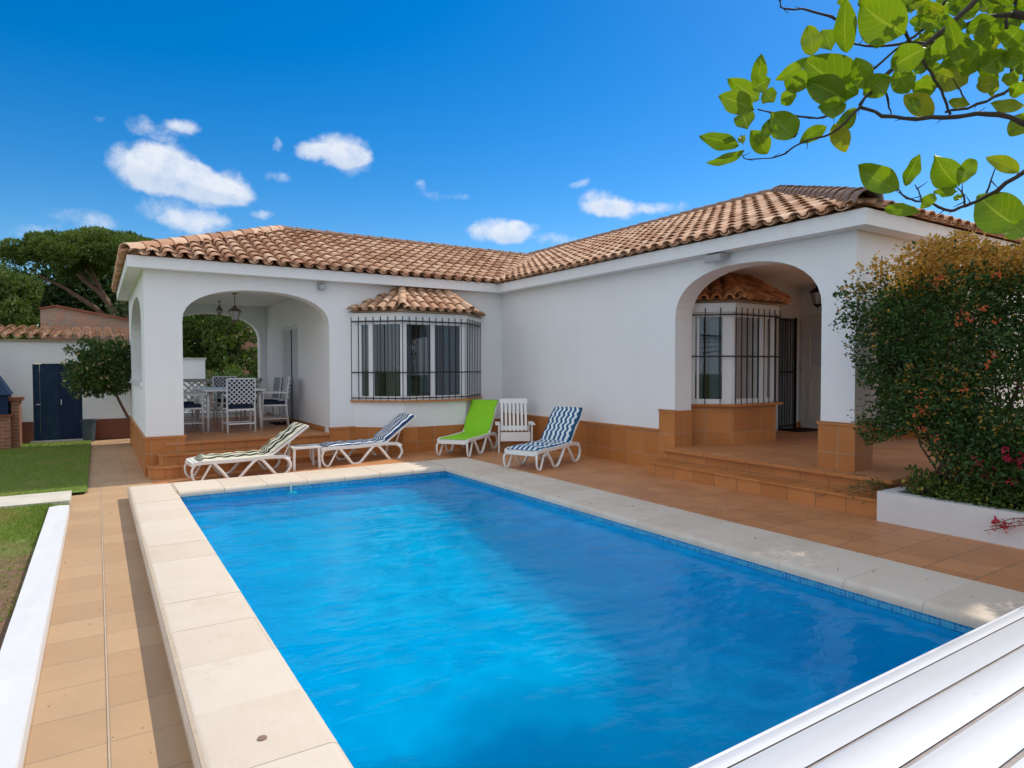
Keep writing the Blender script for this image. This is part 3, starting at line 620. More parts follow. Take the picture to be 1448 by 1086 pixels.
# ---- roof tiles
def tile(bm, cl, p, t, e, n, ln, r0, r1, cover, rim, inner=False, flat=.72):
    sg = 1 if cover else -1; K = 6; c = (random.random()**.8, 0, 0)
    def ring(q, r, rr=0): return [bm.verts.new(q+e*(r-rr)*math.cos(PI*k/K)+n*(sg*(r-rr)*flat*math.sin(PI*k/K))) for k in range(K+1)]
    a = ring(p, r0); d = ring(p+t*ln, r1)
    for k in range(K): bm.faces.new((a[k], a[k+1], d[k+1], d[k])); cl.append(c)
    if rim:
        a2 = ring(p, r0, .014)
        for k in range(K): bm.faces.new((a2[k], a2[k+1], a[k+1], a[k])); cl.append(c)
        if inner:
            d2 = ring(p+t*ln, r1, .014)
            for k in range(K): bm.faces.new((a2[k+1], a2[k], d2[k], d2[k+1])); cl.append((c[0]*.6, 0, 0))
def slope(bm, cl, o, e, inn, sl, Lg, tmin, tmax, sp=.21, ex=.29, r0=.082, r1=.068, ov=.06, tl=.36):
    "o: eave corner, e: along eave, inn: horizontal inward, sl: rise per run"
    e = Vector(e); inn = Vector(inn); t = (inn+Vector((0, 0, sl))).normalized(); n = e.cross(t).normalized()
    if n.z < 0: n = -n
    k = math.sqrt(1+sl*sl); N = int(Lg/sp)
    for half in (0, 1):
        for i in range(N+half):
            u = sp*(i+(.5 if half == 0 else 0))
            a, z = tmin(u), tmax(u)
            if z-a < .05: continue
            s0 = -ov if a <= 0 else a*k; smax = z*k; s = s0; first = a <= 0
            if a > 0: s = (math.floor(a*k/ex))*ex-ov
            while s < smax-.03:
                sa = max(s, s0); ln = min(tl, smax-sa)
                if ln > .04:
                    jt = random.uniform(-.004, .004)
                    p = Vector(o)+e*(u+jt)+t*sa+n*((.030 if half == 0 else .072)+jt)
                    tt = (t-n*(.055 if half == 0 else .03)+e*random.uniform(-.012, .012)).normalized()
                    if half == 0: tile(bm, cl, p+n*.035, tt, e, n, ln, r0+.004, r1-.006, True, True, s <= 0)
                    else: tile(bm, cl, p+n*.012, tt, e, n, ln, r1+.004, r0+.002, False, s <= 0, False)
                s += ex
def caps(bm, cl, a, b_, r=.105, ex=.30):
    a = Vector(a); b_ = Vector(b_); d = (b_-a); Lg = d.length; d.normalize(); e = d.cross(Vector((0, 0, 1))).normalized(); n = e.cross(d)
    s = 0
    while s < Lg-.05:
        ln = min(.37, Lg-s); tile(bm, cl, a+d*s+n*random.uniform(-.004, .004), (d-n*.02).normalized(), e, n, ln, r, r*.86, True, True, True, 1.0); s += ex
S = .397; RZ = 3.19
def finish(b, cl, name, parent, m='rooftile'):
    o = obj(name, b, m, parent, uv=False, smooth=True); o.data.set_sharp_from_angle(angle=R(40)); rcolor(o.data, cl); return o
HW = (YB+E_-fy)/2; XM = 3.39; ry_ = fy+HW     # half widths
b = B(); cl = []
slope(b, cl, (fx, fy, RZ), (1, 0, 0), (0, 1, 0), S, 9.1, lambda u: max(0, u+fx-xe), lambda u: min(u, HW))
slope(b, cl, (fx, fy, RZ), (0, 1, 0), (1, 0, 0), S, 2*HW, lambda u: 0, lambda u: min(u, 2*HW-u))
slope(b, cl, (xe, fn, RZ), (0, 1, 0), (1, 0, 0), S, 16.4, lambda u: (0 if u+fn < fy else (u+fn-fy if u+fn < ry_ else max(0, YB+E_-u-fn))), lambda u: min(u, XM, 16.42-u))
slope(b, cl, (xe, fn, RZ), (1, 0, 0), (0, 1, 0), S, 6.78, lambda u: 0, lambda u: min(u, 6.78-u))
roof = finish(b, cl, 'roof', house)
b = B()    # mortar bed below the tiles
def quad(*ps): b.faces.new([b.verts.new(p) for p in ps])
pL, pR = (fx+HW, ry_, RZ+S*HW), (xe+HW, ry_, RZ+S*HW)
q0, q1 = (xe+XM, fn+XM, RZ+S*XM), (xe+XM, 20.0-XM, RZ+S*XM)
zz = RZ+.005
quad((fx, fy, zz), (xe, fy, zz), pR, pL); quad((fx, YB+E_, zz), (fx, fy, zz), pL); quad((xe, YB+E_, zz), (fx, YB+E_, zz), pL, pR)
quad((xe, fn, zz), q0, q1, (xe, 20.0, zz)); quad((xe, fn, zz), (13.31, fn, zz), q0); quad((13.31, fn, zz), (13.31, 20, zz), q1, q0); quad((xe, 20, zz), q1, (13.31, 20, zz))
obj('mortar_bed', b, 'mortar', roof)
up = Vector((0, 0, .06))
b = B(); cl = []; caps(b, cl, Vector((fx-.02, fy-.02, RZ+.0))+up, Vector(pL)+up); finish(b, cl, 'hip_tiles', roof)
b = B(); cl = []; caps(b, cl, Vector(pL)+up, Vector(pR)+up, .09); finish(b, cl, 'ridge_tiles', roof, 'oldtile')
b = B(); cl = []; caps(b, cl, Vector(q1)+up, Vector(q0)+up+Vector((0, -.1, 0)), .11)
finish(b, cl, 'ridge_tiles', roof, 'oldtile'); b = B(); cl = []; caps(b, cl, Vector((xe-.07, fn-.07, RZ-.02))+up, Vector(q0)+up, .135)
rt = finish(b, cl, 'ridge_tiles', roof, 'oldtile')
b = B()    # mortar under hip
beam(b, Vector((fx+.1, fy+.1, RZ+.07)), Vector(pL)+Vector((0, 0, .03)), .13, .16); beam(b, Vector((xe+.22, fn+.22, RZ+.11)), Vector(q0)+Vector((0, 0, .04)), .15, .16); beam(b, Vector(pL), Vector(pR)+Vector((0, 0, .05)), .12, .12); beam(b, Vector(q0)+Vector((0, 0, .05)), Vector(q1), .14, .12)
obj('ridge_mortar', b, 'mortar', roof)

# ---- bay windows
def bay(pts, zs, zt, nb, wy, apex, mulls, curt, tiled):
    "pts: plan polyline wall-corner-corner-wall; one bay_window part with sub-parts"
    P = [Vector((x, y, 0)) for x, y in pts]; Z = lambda p, z: Vector((p.x, p.y, z))
    b = B(); z0 = .48 if tiled else 0
    lp = [(p.x, p.y) for p in P]
    panel(b, lp, [], (0, 0, z0), (1, 0, 0), (0, 1, 0), (0, 0, zs-z0-.03))
    bw = part('bay_window', b, 'wains' if tiled else 'wall')
    bw['label'] = 'bay window with tiled base beside the entrance door' if tiled else 'bay window with white base between the two wings'
    sub = lambda n, b, m, **k: obj(n, b, m, bw, **k)
    def off(d):
        out = []
        for i, p in enumerate(P):
            ns = []
            for j in (i-1, i):
                if 0 <= j < len(P)-1:
                    e = (P[j+1]-P[j]).normalized(); ns.append(Vector((e.y, -e.x, 0)))
            n = sum(ns, Vector()); n.normalize(); q = p+n*d/max(.5, n.dot(ns[0]))
            if i in (0, len(P)-1): q = Vector((q.x, p.y, 0)) if i in (0, len(P)-1) else q
            out.append(q)
        return out
    if not tiled:
        b = B(); o_ = off(.016); panel(b, [(p.x, p.y) for p in o_], [], (0, 0, -.02), (1, 0, 0), (0, 1, 0), (0, 0, .59)); sub('tiled_base', b, 'wains')
    b = B(); o_ = off(.09); panel(b, [(p.x, p.y) for p in o_], [], (0, 0, zs-.03), (1, 0, 0), (0, 1, 0), (0, 0, .03)); sub('sill', b, 'wains' if tiled else 'floor_uv')
    b = B(); o_ = off(.03); panel(b, [(p.x, p.y) for p in o_], [], (0, 0, zt), (1, 0, 0), (0, 1, 0), (0, 0, .13)); sub('lintel', b, 'frame')
    fb = B(); gb = B(); cb = [B(), B()]
    for s in range(len(P)-1):
        a, c = P[s], P[s+1]; e = (c-a).normalized(); n = Vector((e.y, -e.x, 0)); Lg = (c-a).length; ins = -n*.06
        for f in mulls[s]:
            q = a+e*Lg*f[0]+ins; r = a+e*Lg*f[1]+ins          # posts
            m_ = (q+r)/2; beam(fb, Z(m_, zs), Z(m_, zt), (r-q).length if (r-q).length > .02 else .04, .06, up=n)
        for z in (zs+.035, zt-.03): beam(fb, Z(a+ins*1.05, z), Z(c+ins*1.05, z), .05, .07)
        # sash rails
        beam(gb, Z(a+ins, (zs+zt)/2), Z(c+ins, (zs+zt)/2), .006, zt-zs-.02)
        k = int(Lg/.05); tgt = cb[curt[s]]
        lp = []
        for j in range(k*3+1):
            f = j/(k*3); w_ = math.sin(f*k*2*PI)*.012; lp.append(a+e*Lg*(.03+.94*f)-n*(.14+w_))
        g_ = [[tgt.verts.new((p.x, p.y, z)) for z in (zs+.03, zt)] for p in lp]
        gaps = [(.16, .3), (.62, .68)] if s == 1 else [(.45, .6)]
        for j in range(len(lp)-1):
            f = j/(len(lp)-1)
            if any(x0 < f < x1 for x0, x1 in gaps): continue
            tgt.faces.new((g_[j][0], g_[j+1][0], g_[j+1][1], g_[j][1]))
    sub('window_frame', fb, 'frame', bevel=.004); sub('pane', gb, 'glass'); sub('curtain', cb[0], 'curtain', smooth=True); sub('curtain', cb[1], 'curtain_b', smooth=True)
    # grille of iron bars
    b = B(); o_ = off(.045); tot = 0
    for s in range(len(P)-1):
        a, c = o_[s], o_[s+1]; n_ = nb[s]; d = (c-a)
        for i in range(n_+(1 if s == len(P)-2 else 0)):
            q = a+d*(i/n_); tube(b, [Z(q, zs), Z(q, zt+.06)], .0075, 5)
        for z in ((zt-.02, zs+.35*(zt-zs), zs+.04) if not tiled else (zt-.04, zs+.52*(zt-zs))):
            beam(b, Z(a, z), Z(c, z), .006, .02)
    sub('window_grille', b, 'iron')
    # small tiled roof
    b = B(); cl = []; ro = off(.13); ap = Vector(apex[0]); ap2 = Vector(apex[1]); zr = zt+.14
    for s in range(len(P)-1):
        a, c = ro[s], ro[s+1]; e = (c-a).normalized(); n = Vector((e.y, -e.x, 0)); Lg = (c-a).length
        A3, C3 = Vector((a.x, a.y, zr)), Vector((c.x, c.y, zr))
        ta, tb = (ap, ap) if s == 0 else ((ap, ap2) if s == 1 else (ap2, ap2))
        inn = -n; run = (ta-A3).dot(inn); sl = (ta.z-zr)/run; ua = (ta-A3).dot(e); ub = (tb-A3).dot(e)
        def tm(u, ua=ua, ub=ub, run=run, Lg=Lg, s=s):
            if ua > 1e-3 and u < ua: return run*u/ua
            if u > ub and Lg-ub > 1e-3: return max(0, run*(Lg-u)/(Lg-ub))
            return run
        slope(b, cl, A3, e, inn, sl, Lg, lambda u: 0, tm, sp=.175, ex=.24, r0=.07, r1=.058, ov=.03, tl=.30)
    caps(b, cl, Vector((ro[1].x, ro[1].y, zr+.03))+Vector((0, 0, .05)), ap+Vector((0, 0, .06)), .075, .24)
    caps(b, cl, Vector((ro[2].x, ro[2].y, zr+.03))+Vector((0, 0, .05)), ap2+Vector((0, 0, .06)), .075, .24)
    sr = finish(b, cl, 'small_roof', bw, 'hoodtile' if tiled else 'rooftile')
    b = B(); fs = [Vector((q.x, q.y, zr)) for q in ro]
    for tri in ((fs[0], fs[1], ap), (fs[1], fs[2], ap2, ap), (fs[2], fs[3], ap2), (fs[3], fs[2], fs[1], fs[0])): b.faces.new([b.verts.new(v) for v in tri])
    sub('roof_bed', b, 'mortar')
    return bw
bay([(3.72, YF), (4.37, 10.24), (5.58, 10.24), (6.22, YF)], 1.03, 2.40, (7, 10, 8), YF, ((4.62, YF-.02, 2.97), (5.45, YF-.02, 2.97)),
    [[(.10, .15), (.30, .40), (.94, 1.0)], [(0, .07), (.45, .51), (.93, 1.0)], [(0, .08), (.6, .68)]], (1, 0, 0), False)
bay([(7.09, 6.62), (7.65, 6.05), (8.62, 6.05), (9.3, 6.85)], 1.06, 2.38, (4, 8, 5), 7.05, ((8.2, 6.72, 3.01), (8.6, 6.72, 3.01)),
    [[(.25, .33), (.36, .40), (.80, 1.0)], [(0, .06), (.68, .78), (.94, 1.0)], [(0, .08), (.6, .68)]], (0, 0, 0), True)

# ---- doors
b = B(); box(b, 3.36, 3.42, 12.9, 12.96, .49, 2.43); box(b, 3.36, 3.42, 14.17, 14.23, .49, 2.43); box(b, 3.36, 3.42, 12.96, 14.17, 2.37, 2.43); box(b, 3.37, 3.41, 13.52, 13.58, .49, 2.37)
pd = part('porch_door', b, 'frame')
b = B()
for y0, y1 in ((12.97, 13.5), (13.6, 14.15)):
    k = 40; g_ = [[b.verts.new((3.35+.012*math.sin(j*1.3), y0+(y1-y0)*j/k, z)) for z in (.5, 2.37)] for j in range(k+1)]
    for j in range(k): b.faces.new((g_[j][0], g_[j+1][0], g_[j+1][1], g_[j][1]))
obj('curtain', b, 'curtain_w', pd, smooth=True)
b = B(); box(b, 9.98, 10.03, 7.0, 7.06, .48, 2.5); box(b, 10.49, 10.54, 7.0, 7.06, .48, 2.5); box(b, 10.03, 10.49, 7.0, 7.06, 2.45, 2.5)
ed = part('entrance_door', b, 'frame')
b = B()
for i in range(7): tube(b, [(10.04+i*.075, 6.98, .52), (10.04+i*.075, 6.98, 2.44)], .008, 5)
for z in (.55, 1.5, 2.42): beam(b, (10.03, 6.98, z), (10.5, 6.98, z), .008, .025)
beam(b, (10.49, 6.98, .5), (10.49, 6.98, 2.46), .03, .04)
obj('grille_gate', b, 'iron', ed)
b = B(); k = 24; g_ = [[b.verts.new((10.03+.46*j/k, 7.14+.02*math.sin(j*1.9), z)) for z in (.5, 2.44)] for j in range(k+1)]
for j in range(k):
    if j % 5 != 0: b.faces.new((g_[j][0], g_[j+1][0], g_[j+1][1], g_[j][1]))
obj('strip_curtain', b, 'curtain', ed)
b = B(); panel(b, [(6.05, .50), (6.98, .50), (6.98, 2.48), (6.05, 2.48)], [[(6.18, 1.60), (6.83, 1.60), (6.83, 2.36), (6.18, 2.36)]], (10.69, 0, 0), (0, 1, 0), (0, 0, 1), (.05, 0, 0))
box(b, 10.665, 10.69, 6.0, 6.99, 1.52, 1.58); panel(b, [(6.16, .62), (6.85, .62), (6.85, 1.42), (6.16, 1.42)], [[(6.22, .68), (6.79, .68), (6.79, 1.36), (6.22, 1.36)]], (10.677, 0, 0), (0, 1, 0), (0, 0, 1), (.014, 0, 0))
sd = part('stable_door', b, 'door_w', bevel=.003)
b = B(); box(b, 10.715, 10.735, 6.16, 6.85, 1.58, 2.38); obj('curtain', b, 'curtain_w', sd)
b = B(); box(b, 10.0, 10.62, 6.55, 6.97, .484, .502); dm = obj('doormat', b, 'mat'); tag(dm, 'dark doormat in front of the barred entrance door', 'doormat')
b = B(); box(b, 3.30, 3.35, 12.95, 13.6, .484, .50); box(b, 2.9, 3.29, 12.95, 13.6, .484, .498); dm = obj('doormat', b, 'mat'); tag(dm, 'dark doormat before the glazed door in the dining porch', 'doormat')
# back balustrade of porch: open lattice and rail
b = B(); y_ = YB-.14
for i in range(16):
    x = 1.15+i*.135
    beam(b, (x, y_, .62), (x+.135*5 if x+.675 < 3.2 else 3.2, y_, 1.28 if x+.675 < 3.2 else .62+(3.2-x)/.675*.66), .03, .03); beam(b, (x, y_+.03, 1.28), (x+.675 if x+.675 < 3.2 else 3.2, y_+.03, .62 if x+.675 < 3.2 else 1.28-(3.2-x)/.675*.66), .03, .03)
bl = part('balustrade', b, 'chairwhite')
b = B(); box(b, 1.0, 3.2, y_-.14, y_+.14, 1.28, 1.35); obj('rail', b, 'rail', bl)

# ---- lamps
def lantern(c, name, label, cat, chain, group=None, wallv=None, sc=1.0, m1='brass'):
    e = empty(name, c, label, cat, group); x, y, z = c
    b = B()
    if chain: revolve(b, [(.001, 0), (.05*sc, -.002), (.045*sc, -.02), (.008, -.025)], c, 10); tube(b, [(x, y, z-.02), (x, y, z-chain)], .007, 5)
    else: tube(b, [Vector(c)+Vector(wallv)*.0, Vector(c)+Vector(wallv)*.5+Vector((0, 0, .08)), Vector(c)+Vector(wallv)+Vector((0, 0, .06)), Vector(c)+Vector(wallv)], .009, 6); revolve(b, [(.03, -.06), (.035, 0), (.03, .06)], c, 8)
    obj('bracket', b, m1, e)
    q = Vector((x, y, z-chain)) if chain else Vector(c)+Vector(wallv)
    b = B(); revolve(b, [(.004, .02), (.03*sc, 0), (.035*sc, -.015), (.115*sc, -.085), (.12*sc, -.10), (.10*sc, -.10)], q, 8)
    for k in range(6):
        a = k*PI/3; tube(b, [q+Vector((.098*sc*math.cos(a), .098*sc*math.sin(a), -.10)), q+Vector((.055*sc*math.cos(a), .055*sc*math.sin(a), -.27*sc-.0))], .006, 4)
    revolve(b, [(.06*sc, -.265*sc), (.055*sc, -.285*sc), (.012, -.31*sc), (.002, -.34*sc)], q, 8); obj('lantern_frame', b, m1, e)
    b = B(); revolve(b, [(.092*sc, -.105), (.05*sc, -.262*sc)], q, 6); obj('glass', b, 'lamp_glass', e)
lantern((2.18, 12.95, 2.984), 'pendant_lantern', 'glass and brass pendant lantern hanging nearest in the dining porch', 'lantern', .24, 'pendant lanterns', m1='brass')
lantern((2.16, 14.6, 2.984), 'pendant_lantern', 'smaller pendant lantern hanging farther back in the dining porch', 'lantern', .10, 'pendant lanterns', m1='brass', sc=.6)
lantern((10.745, 6.60, 2.88), 'wall_lantern', 'black wall lantern above the stable door inside the right entrance arch', 'lantern', 0, None, (-.20, 0, .10), 1.15, 'iron')
fl = empty('floodlight', (XR, 5.52, 3.0), 'grey rectangular floodlight above the right entrance arch', 'floodlight')
b = B(); box(b, -.09, .09, -.13, .13, -.045, .045); bmesh.ops.rotate(b, verts=b.verts, matrix=Matrix.Rotation(R(-18), 3, 'Y')); bmesh.ops.translate(b, verts=b.verts, vec=(XR-.12, 5.52, 2.985)); obj('housing', b, 'floodbody', fl, bevel=.01)
b = B(); box(b, -.07, .07, -.11, .11, -.052, -.046); bmesh.ops.rotate(b, verts=b.verts, matrix=Matrix.Rotation(R(-18), 3, 'Y')); bmesh.ops.translate(b, verts=b.verts, vec=(XR-.12, 5.52, 2.985)); obj('lens', b, 'lamp_glass', fl)
b = B(); box(b, XR-.05, XR-.001, 5.46, 5.58, 2.96, 3.02); obj('bracket', b, 'floodbody', fl)
sp_ = empty('spotlight', (3.17, YF, 2.92), 'small square wall spotlight above the dining porch arch', 'spotlight')
b = B(); box(b, 3.11, 3.23, YF-.05, YF-.001, 2.90, 3.0); obj('bracket', b, 'floodbody', sp_, bevel=.006)
b = B(); revolve(b, [(.02, 0), (.05, .0), (.05, .1), (.03, .12)], (0, 0, 0), 12); bmesh.ops.rotate(b, verts=b.verts, matrix=Matrix.Rotation(R(100), 3, 'X')); bmesh.ops.translate(b, verts=b.verts, vec=(3.17, YF-.04, 2.94)); obj('lamp_head', b, 'floodbody', sp_)

# ------------------------------------------------------------------ loungers
def lounger_mesh(ang):
    "local: x from foot to head, y across, z up"
    zr = .31; hx = 1.16; bl = .80; ca, sa = math.cos(ang), math.sin(ang); o = {}
    b = B()
    for s in (-1, 1):
        y = s*.30
        pts = [(0.02, y*.86, zr-.03), (.0, y*.95, zr), (.12, y, zr+.02), (.6, y, zr+.015), (hx, y, zr+.03), (1.42, y, zr+.015), (1.5, y, zr-.03)]
        for i in range(len(pts)-1): beam(b, pts[i], pts[i+1], .045, .055)
    beam(b, (.02, -.27, zr-.02), (.02, .27, zr-.02), .05, .07); beam(b, (1.46, -.28, zr-.01), (1.46, .28, zr-.01), .05, .05)
    for i in range(11): beam(b, (.08+i*.103, -.29, zr+.018), (.08+i*.103, .29, zr+.018), .065, .014)
    o['frame'] = b
    b = B()
    for s in (-1, 1):
        y = s*.27; q = lambda d: (hx+ca*d, y, zr+.03+sa*d); beam(b, q(0), q(bl), .05, .035)
    for i in range(8):
        d = .05+i*.1; beam(b, (hx+ca*d, -.26, zr+.03+sa*d), (hx+ca*d, .26, zr+.03+sa*d), .07, .014, up=Vector((-sa, 0, ca)))
    beam(b, (hx+ca*bl, -.29, zr+.03+sa*bl), (hx+ca*bl, .29, zr+.03+sa*bl), .05, .04)
    for s in (-1, 1): tube(b, [(hx+ca*.5, s*.2, zr+.03+sa*.5), (1.42, s*.2, zr-.01)], .012, 6)
    o['backrest'] = b
    for s in (-1, 1):
        y = s*.30; b = B()
        def run(pts, r=.021):
            out = []
            P_ = [Vector(p) for p in pts]; n = len(P_)
            for i in range(n-1):
                p0, p1, p2, p3 = P_[max(i-1, 0)], P_[i], P_[i+1], P_[min(i+2, n-1)]
                for k in range(4):
                    t = k/4; out.append(.5*((2*p1)+(-p0+p2)*t+(2*p0-5*p1+4*p2-p3)*t*t+(-p0+3*p1-3*p2+p3)*t**3))
            out.append(P_[-1]); tube(b, out, r, 6)
        yo = y+s*.02
        run([(.30, y, zr), (.42, yo, .16), (.52, yo, .035), (.60, yo, .022), (.68, yo, .05), (.82, yo, .2), (.95, y, zr+.0), (1.04, y, zr-.01), (1.14, yo, .18), (1.26, yo, .04), (1.34, yo, .022), (1.43, yo, .05), (1.50, yo, .16), (1.47, yo, .26), (1.40, y, zr)], .026)
        run([(.03, y*.93, zr-.02), (-.02, yo*.95, .22), (-.01, yo*.95, .1), (.04, yo*.95, .03), (.10, yo*.95, .03), (.16, yo*.93, .12), (.26, yo*.9, zr-.02)], .019)
        o['leg%d' % s] = b
    return o
def lounger(loc, rz, ang, label):
    e = empty('sun_lounger', loc, label, 'sun lounger', 'white sun loungers round the pool', rz)
    e.scale = (.86, .88, .86)
    for k, b in lounger_mesh(ang).items(): obj('leg' if k.startswith('leg') else k, b, 'plastic', e, local=True, smooth=k.startswith('leg'), bevel=.004 if k == 'frame' else 0)
    return e
def cushion(loc, rz, ang, m, label, cat, name, th=.05, wav=.012, back=.80, x0=.05, hw=.28, tuft=9, seed=0):
    zr = .345; hx = 1.13; ca, sa = math.cos(ang), math.sin(ang); tot = hx-x0+back+.03; n = 56; mcr = 14
    def P_(s, v, top):
        if s < hx-x0-.08: c = Vector((x0+s, 0, zr)); nn_ = Vector((0, 0, 1))
        elif s < hx-x0+.08:
            f = (s-(hx-x0-.08))/.16; a = ang*f; c = Vector((hx-.08+.16*f*math.cos(a*.5), 0, zr+.16*f*math.sin(a*.5)*.6)); nn_ = Vector((-math.sin(a), 0, math.cos(a)))
        else: d = s-(hx-x0); c = Vector((hx+ca*d-.01, 0, zr+sa*d+.008)); nn_ = Vector((-sa, 0, ca))
        y = v*hw*(1+.03*math.sin(s*14+seed))
        fl = (1-abs(v)**5)*(1-max(0, 1-min(s, tot-s)/.05)**2*.8); h = th*fl
        w_ = wav*(math.sin(s*2*PI*tuft/tot+seed)*.6+noise.noise(Vector((s*7, v*3, seed)))*1.3)*fl
        return c+Vector((0, y, 0))+nn_*((h+w_) if top else -.004)
    b = B(); uvs = {}
    gt = [[b.verts.new(P_(tot*i/n, -1+2*j/mcr, True)) for j in range(mcr+1)] for i in range(n+1)]
    gb_ = [[b.verts.new(P_(tot*i/n, -1+2*j/mcr, False)) for j in range(mcr+1)] for i in range(n+1)]
    for g_ in (gt, gb_):
        for i in range(n+1):
            for j in range(mcr+1): uvs[g_[i][j]] = (tot*i/n, (-1+2*j/mcr)*hw)
    for i in range(n):
        for j in range(mcr): b.faces.new((gt[i][j], gt[i+1][j], gt[i+1][j+1], gt[i][j+1])); b.faces.new((gb_[i][j+1], gb_[i+1][j+1], gb_[i+1][j], gb_[i][j]))
        b.faces.new((gb_[i][0], gb_[i+1][0], gt[i+1][0], gt[i][0])); b.faces.new((gt[i][mcr], gt[i+1][mcr], gb_[i+1][mcr], gb_[i][mcr]))
    for j in range(mcr): b.faces.new((gb_[0][j+1], gb_[0][j], gt[0][j], gt[0][j+1])); b.faces.new((gb_[n][j], gb_[n][j+1], gt[n][j+1], gt[n][j]))
    bmesh.ops.recalc_face_normals(b, faces=b.faces)
    ul = b.loops.layers.uv.new('UVMap')
    for f in b.faces:
        for l in f.loops: l[ul].uv = uvs[l.vert]
    o = obj(name, b, m, smooth=True); o.location = loc; o.rotation_euler = (0, 0, rz); o.scale = (.86, .88, .86); tag(o, label, cat)
    return o
LD = [((1.06, 9.90, .02), R(3), R(36), 'st_green', 'sun lounger under the green and cream striped cushion, leftmost by the dining porch', 'cream cushion with dark green stripes on the leftmost lounger'),
      ((2.84, 9.98, .085), R(3), R(36), 'st_blue', 'sun lounger beside the small table, under the narrow blue striped cushion', 'narrow blue and white striped cushion on the second lounger'),
      ((4.80, 9.26, .14), R(38), R(52), 'green', 'sun lounger draped with a lime green cushion by the pool corner', 'plain lime green cushion on the lounger by the pool corner'),
      ((4.99, 7.55, .14), R(25), R(46), 'st_twist', 'sun lounger under a blue wavy patterned cushion, closest to the right wall', 'blue cushion with white wavy pattern on the rightmost lounger')]
for i, (lc, rz, an, m, l1, l2) in enumerate(LD):
    lounger(lc, rz, an, l1)
    cushion(lc, rz, an, m, l2, 'cushion', 'lounger_cushion', th=(.065, .05, .02, .05)[i], wav=(.018, .014, .005, .010)[i], seed=i*3.1, hw=.29, x0=.03 if i > 1 else .12)
# resin high-back chair
ch = empty('garden_chair', (6.10, 9.42, .14), 'white slatted high back resin garden chair between the two right loungers', 'chair', rz=R(-30)); ch.scale = (.94, .94, .9)
b = B()   # faces -Y locally
for i in range(5): box(b, -.25, .25, -.24+i*.1, -.155+i*.1, .36-.012*i, .378-.012*i)
obj('seat', b, 'plastic', ch, local=True, bevel=.004)
b = B(); box(b, -.27, .27, -.285, -.262, .22, .39); obj('apron', b, 'plastic', ch, local=True, bevel=.005)
b = B(); lean = lambda z: .20+(z-.34)*.36
for i in range(7):
    x = -.225+i*.075; beam(b, (x, lean(.36), .36), (x, lean(.93), .93), .042, .016, up=Vector((0, -1, .3)))
beam(b, (-.265, lean(.94), .94), (.265, lean(.94), .94), .018, .10, up=Vector((0, .3, 1))); beam(b, (-.26, lean(.42)+.012, .42), (.26, lean(.42)+.012, .42), .018, .09, up=Vector((0, .3, 1)))
obj('backrest', b, 'plastic', ch, local=True, bevel=.004)
for s in (-1, 1):
    b = B(); box(b, s*.315-.045, s*.315+.045, -.30, .28, .525, .545); obj('armrest', b, 'plastic', ch, local=True, bevel=.006)
    b = B(); beam(b, (s*.30, -.26, 0), (s*.30, -.25, .525), .025, .07, up=Vector((0, 1, 0))); obj('leg', b, 'plastic', ch, local=True)
    b = B(); beam(b, (s*.28, .30, 0), (s*.28, .24, .525), .025, .07, up=Vector((0, 1, 0))); obj('leg', b, 'plastic', ch, local=True)
# side table
st = empty('side_table', (2.62, 9.93, .07), 'small square white resin side table between the two left loungers', 'side table')
b = B(); box(b, -.21, .21, -.19, .19, .315, .34); obj('table_top', b, 'plastic', st, local=True, bevel=.008)
for sx in (-1, 1):
    for sy in (-1, 1): b = B(); beam(b, (sx*.19, sy*.17, 0), (sx*.18, sy*.16, .315), .035, .035, up=Vector((0, 1, 0))); obj('leg', b, 'plastic', st, local=True)

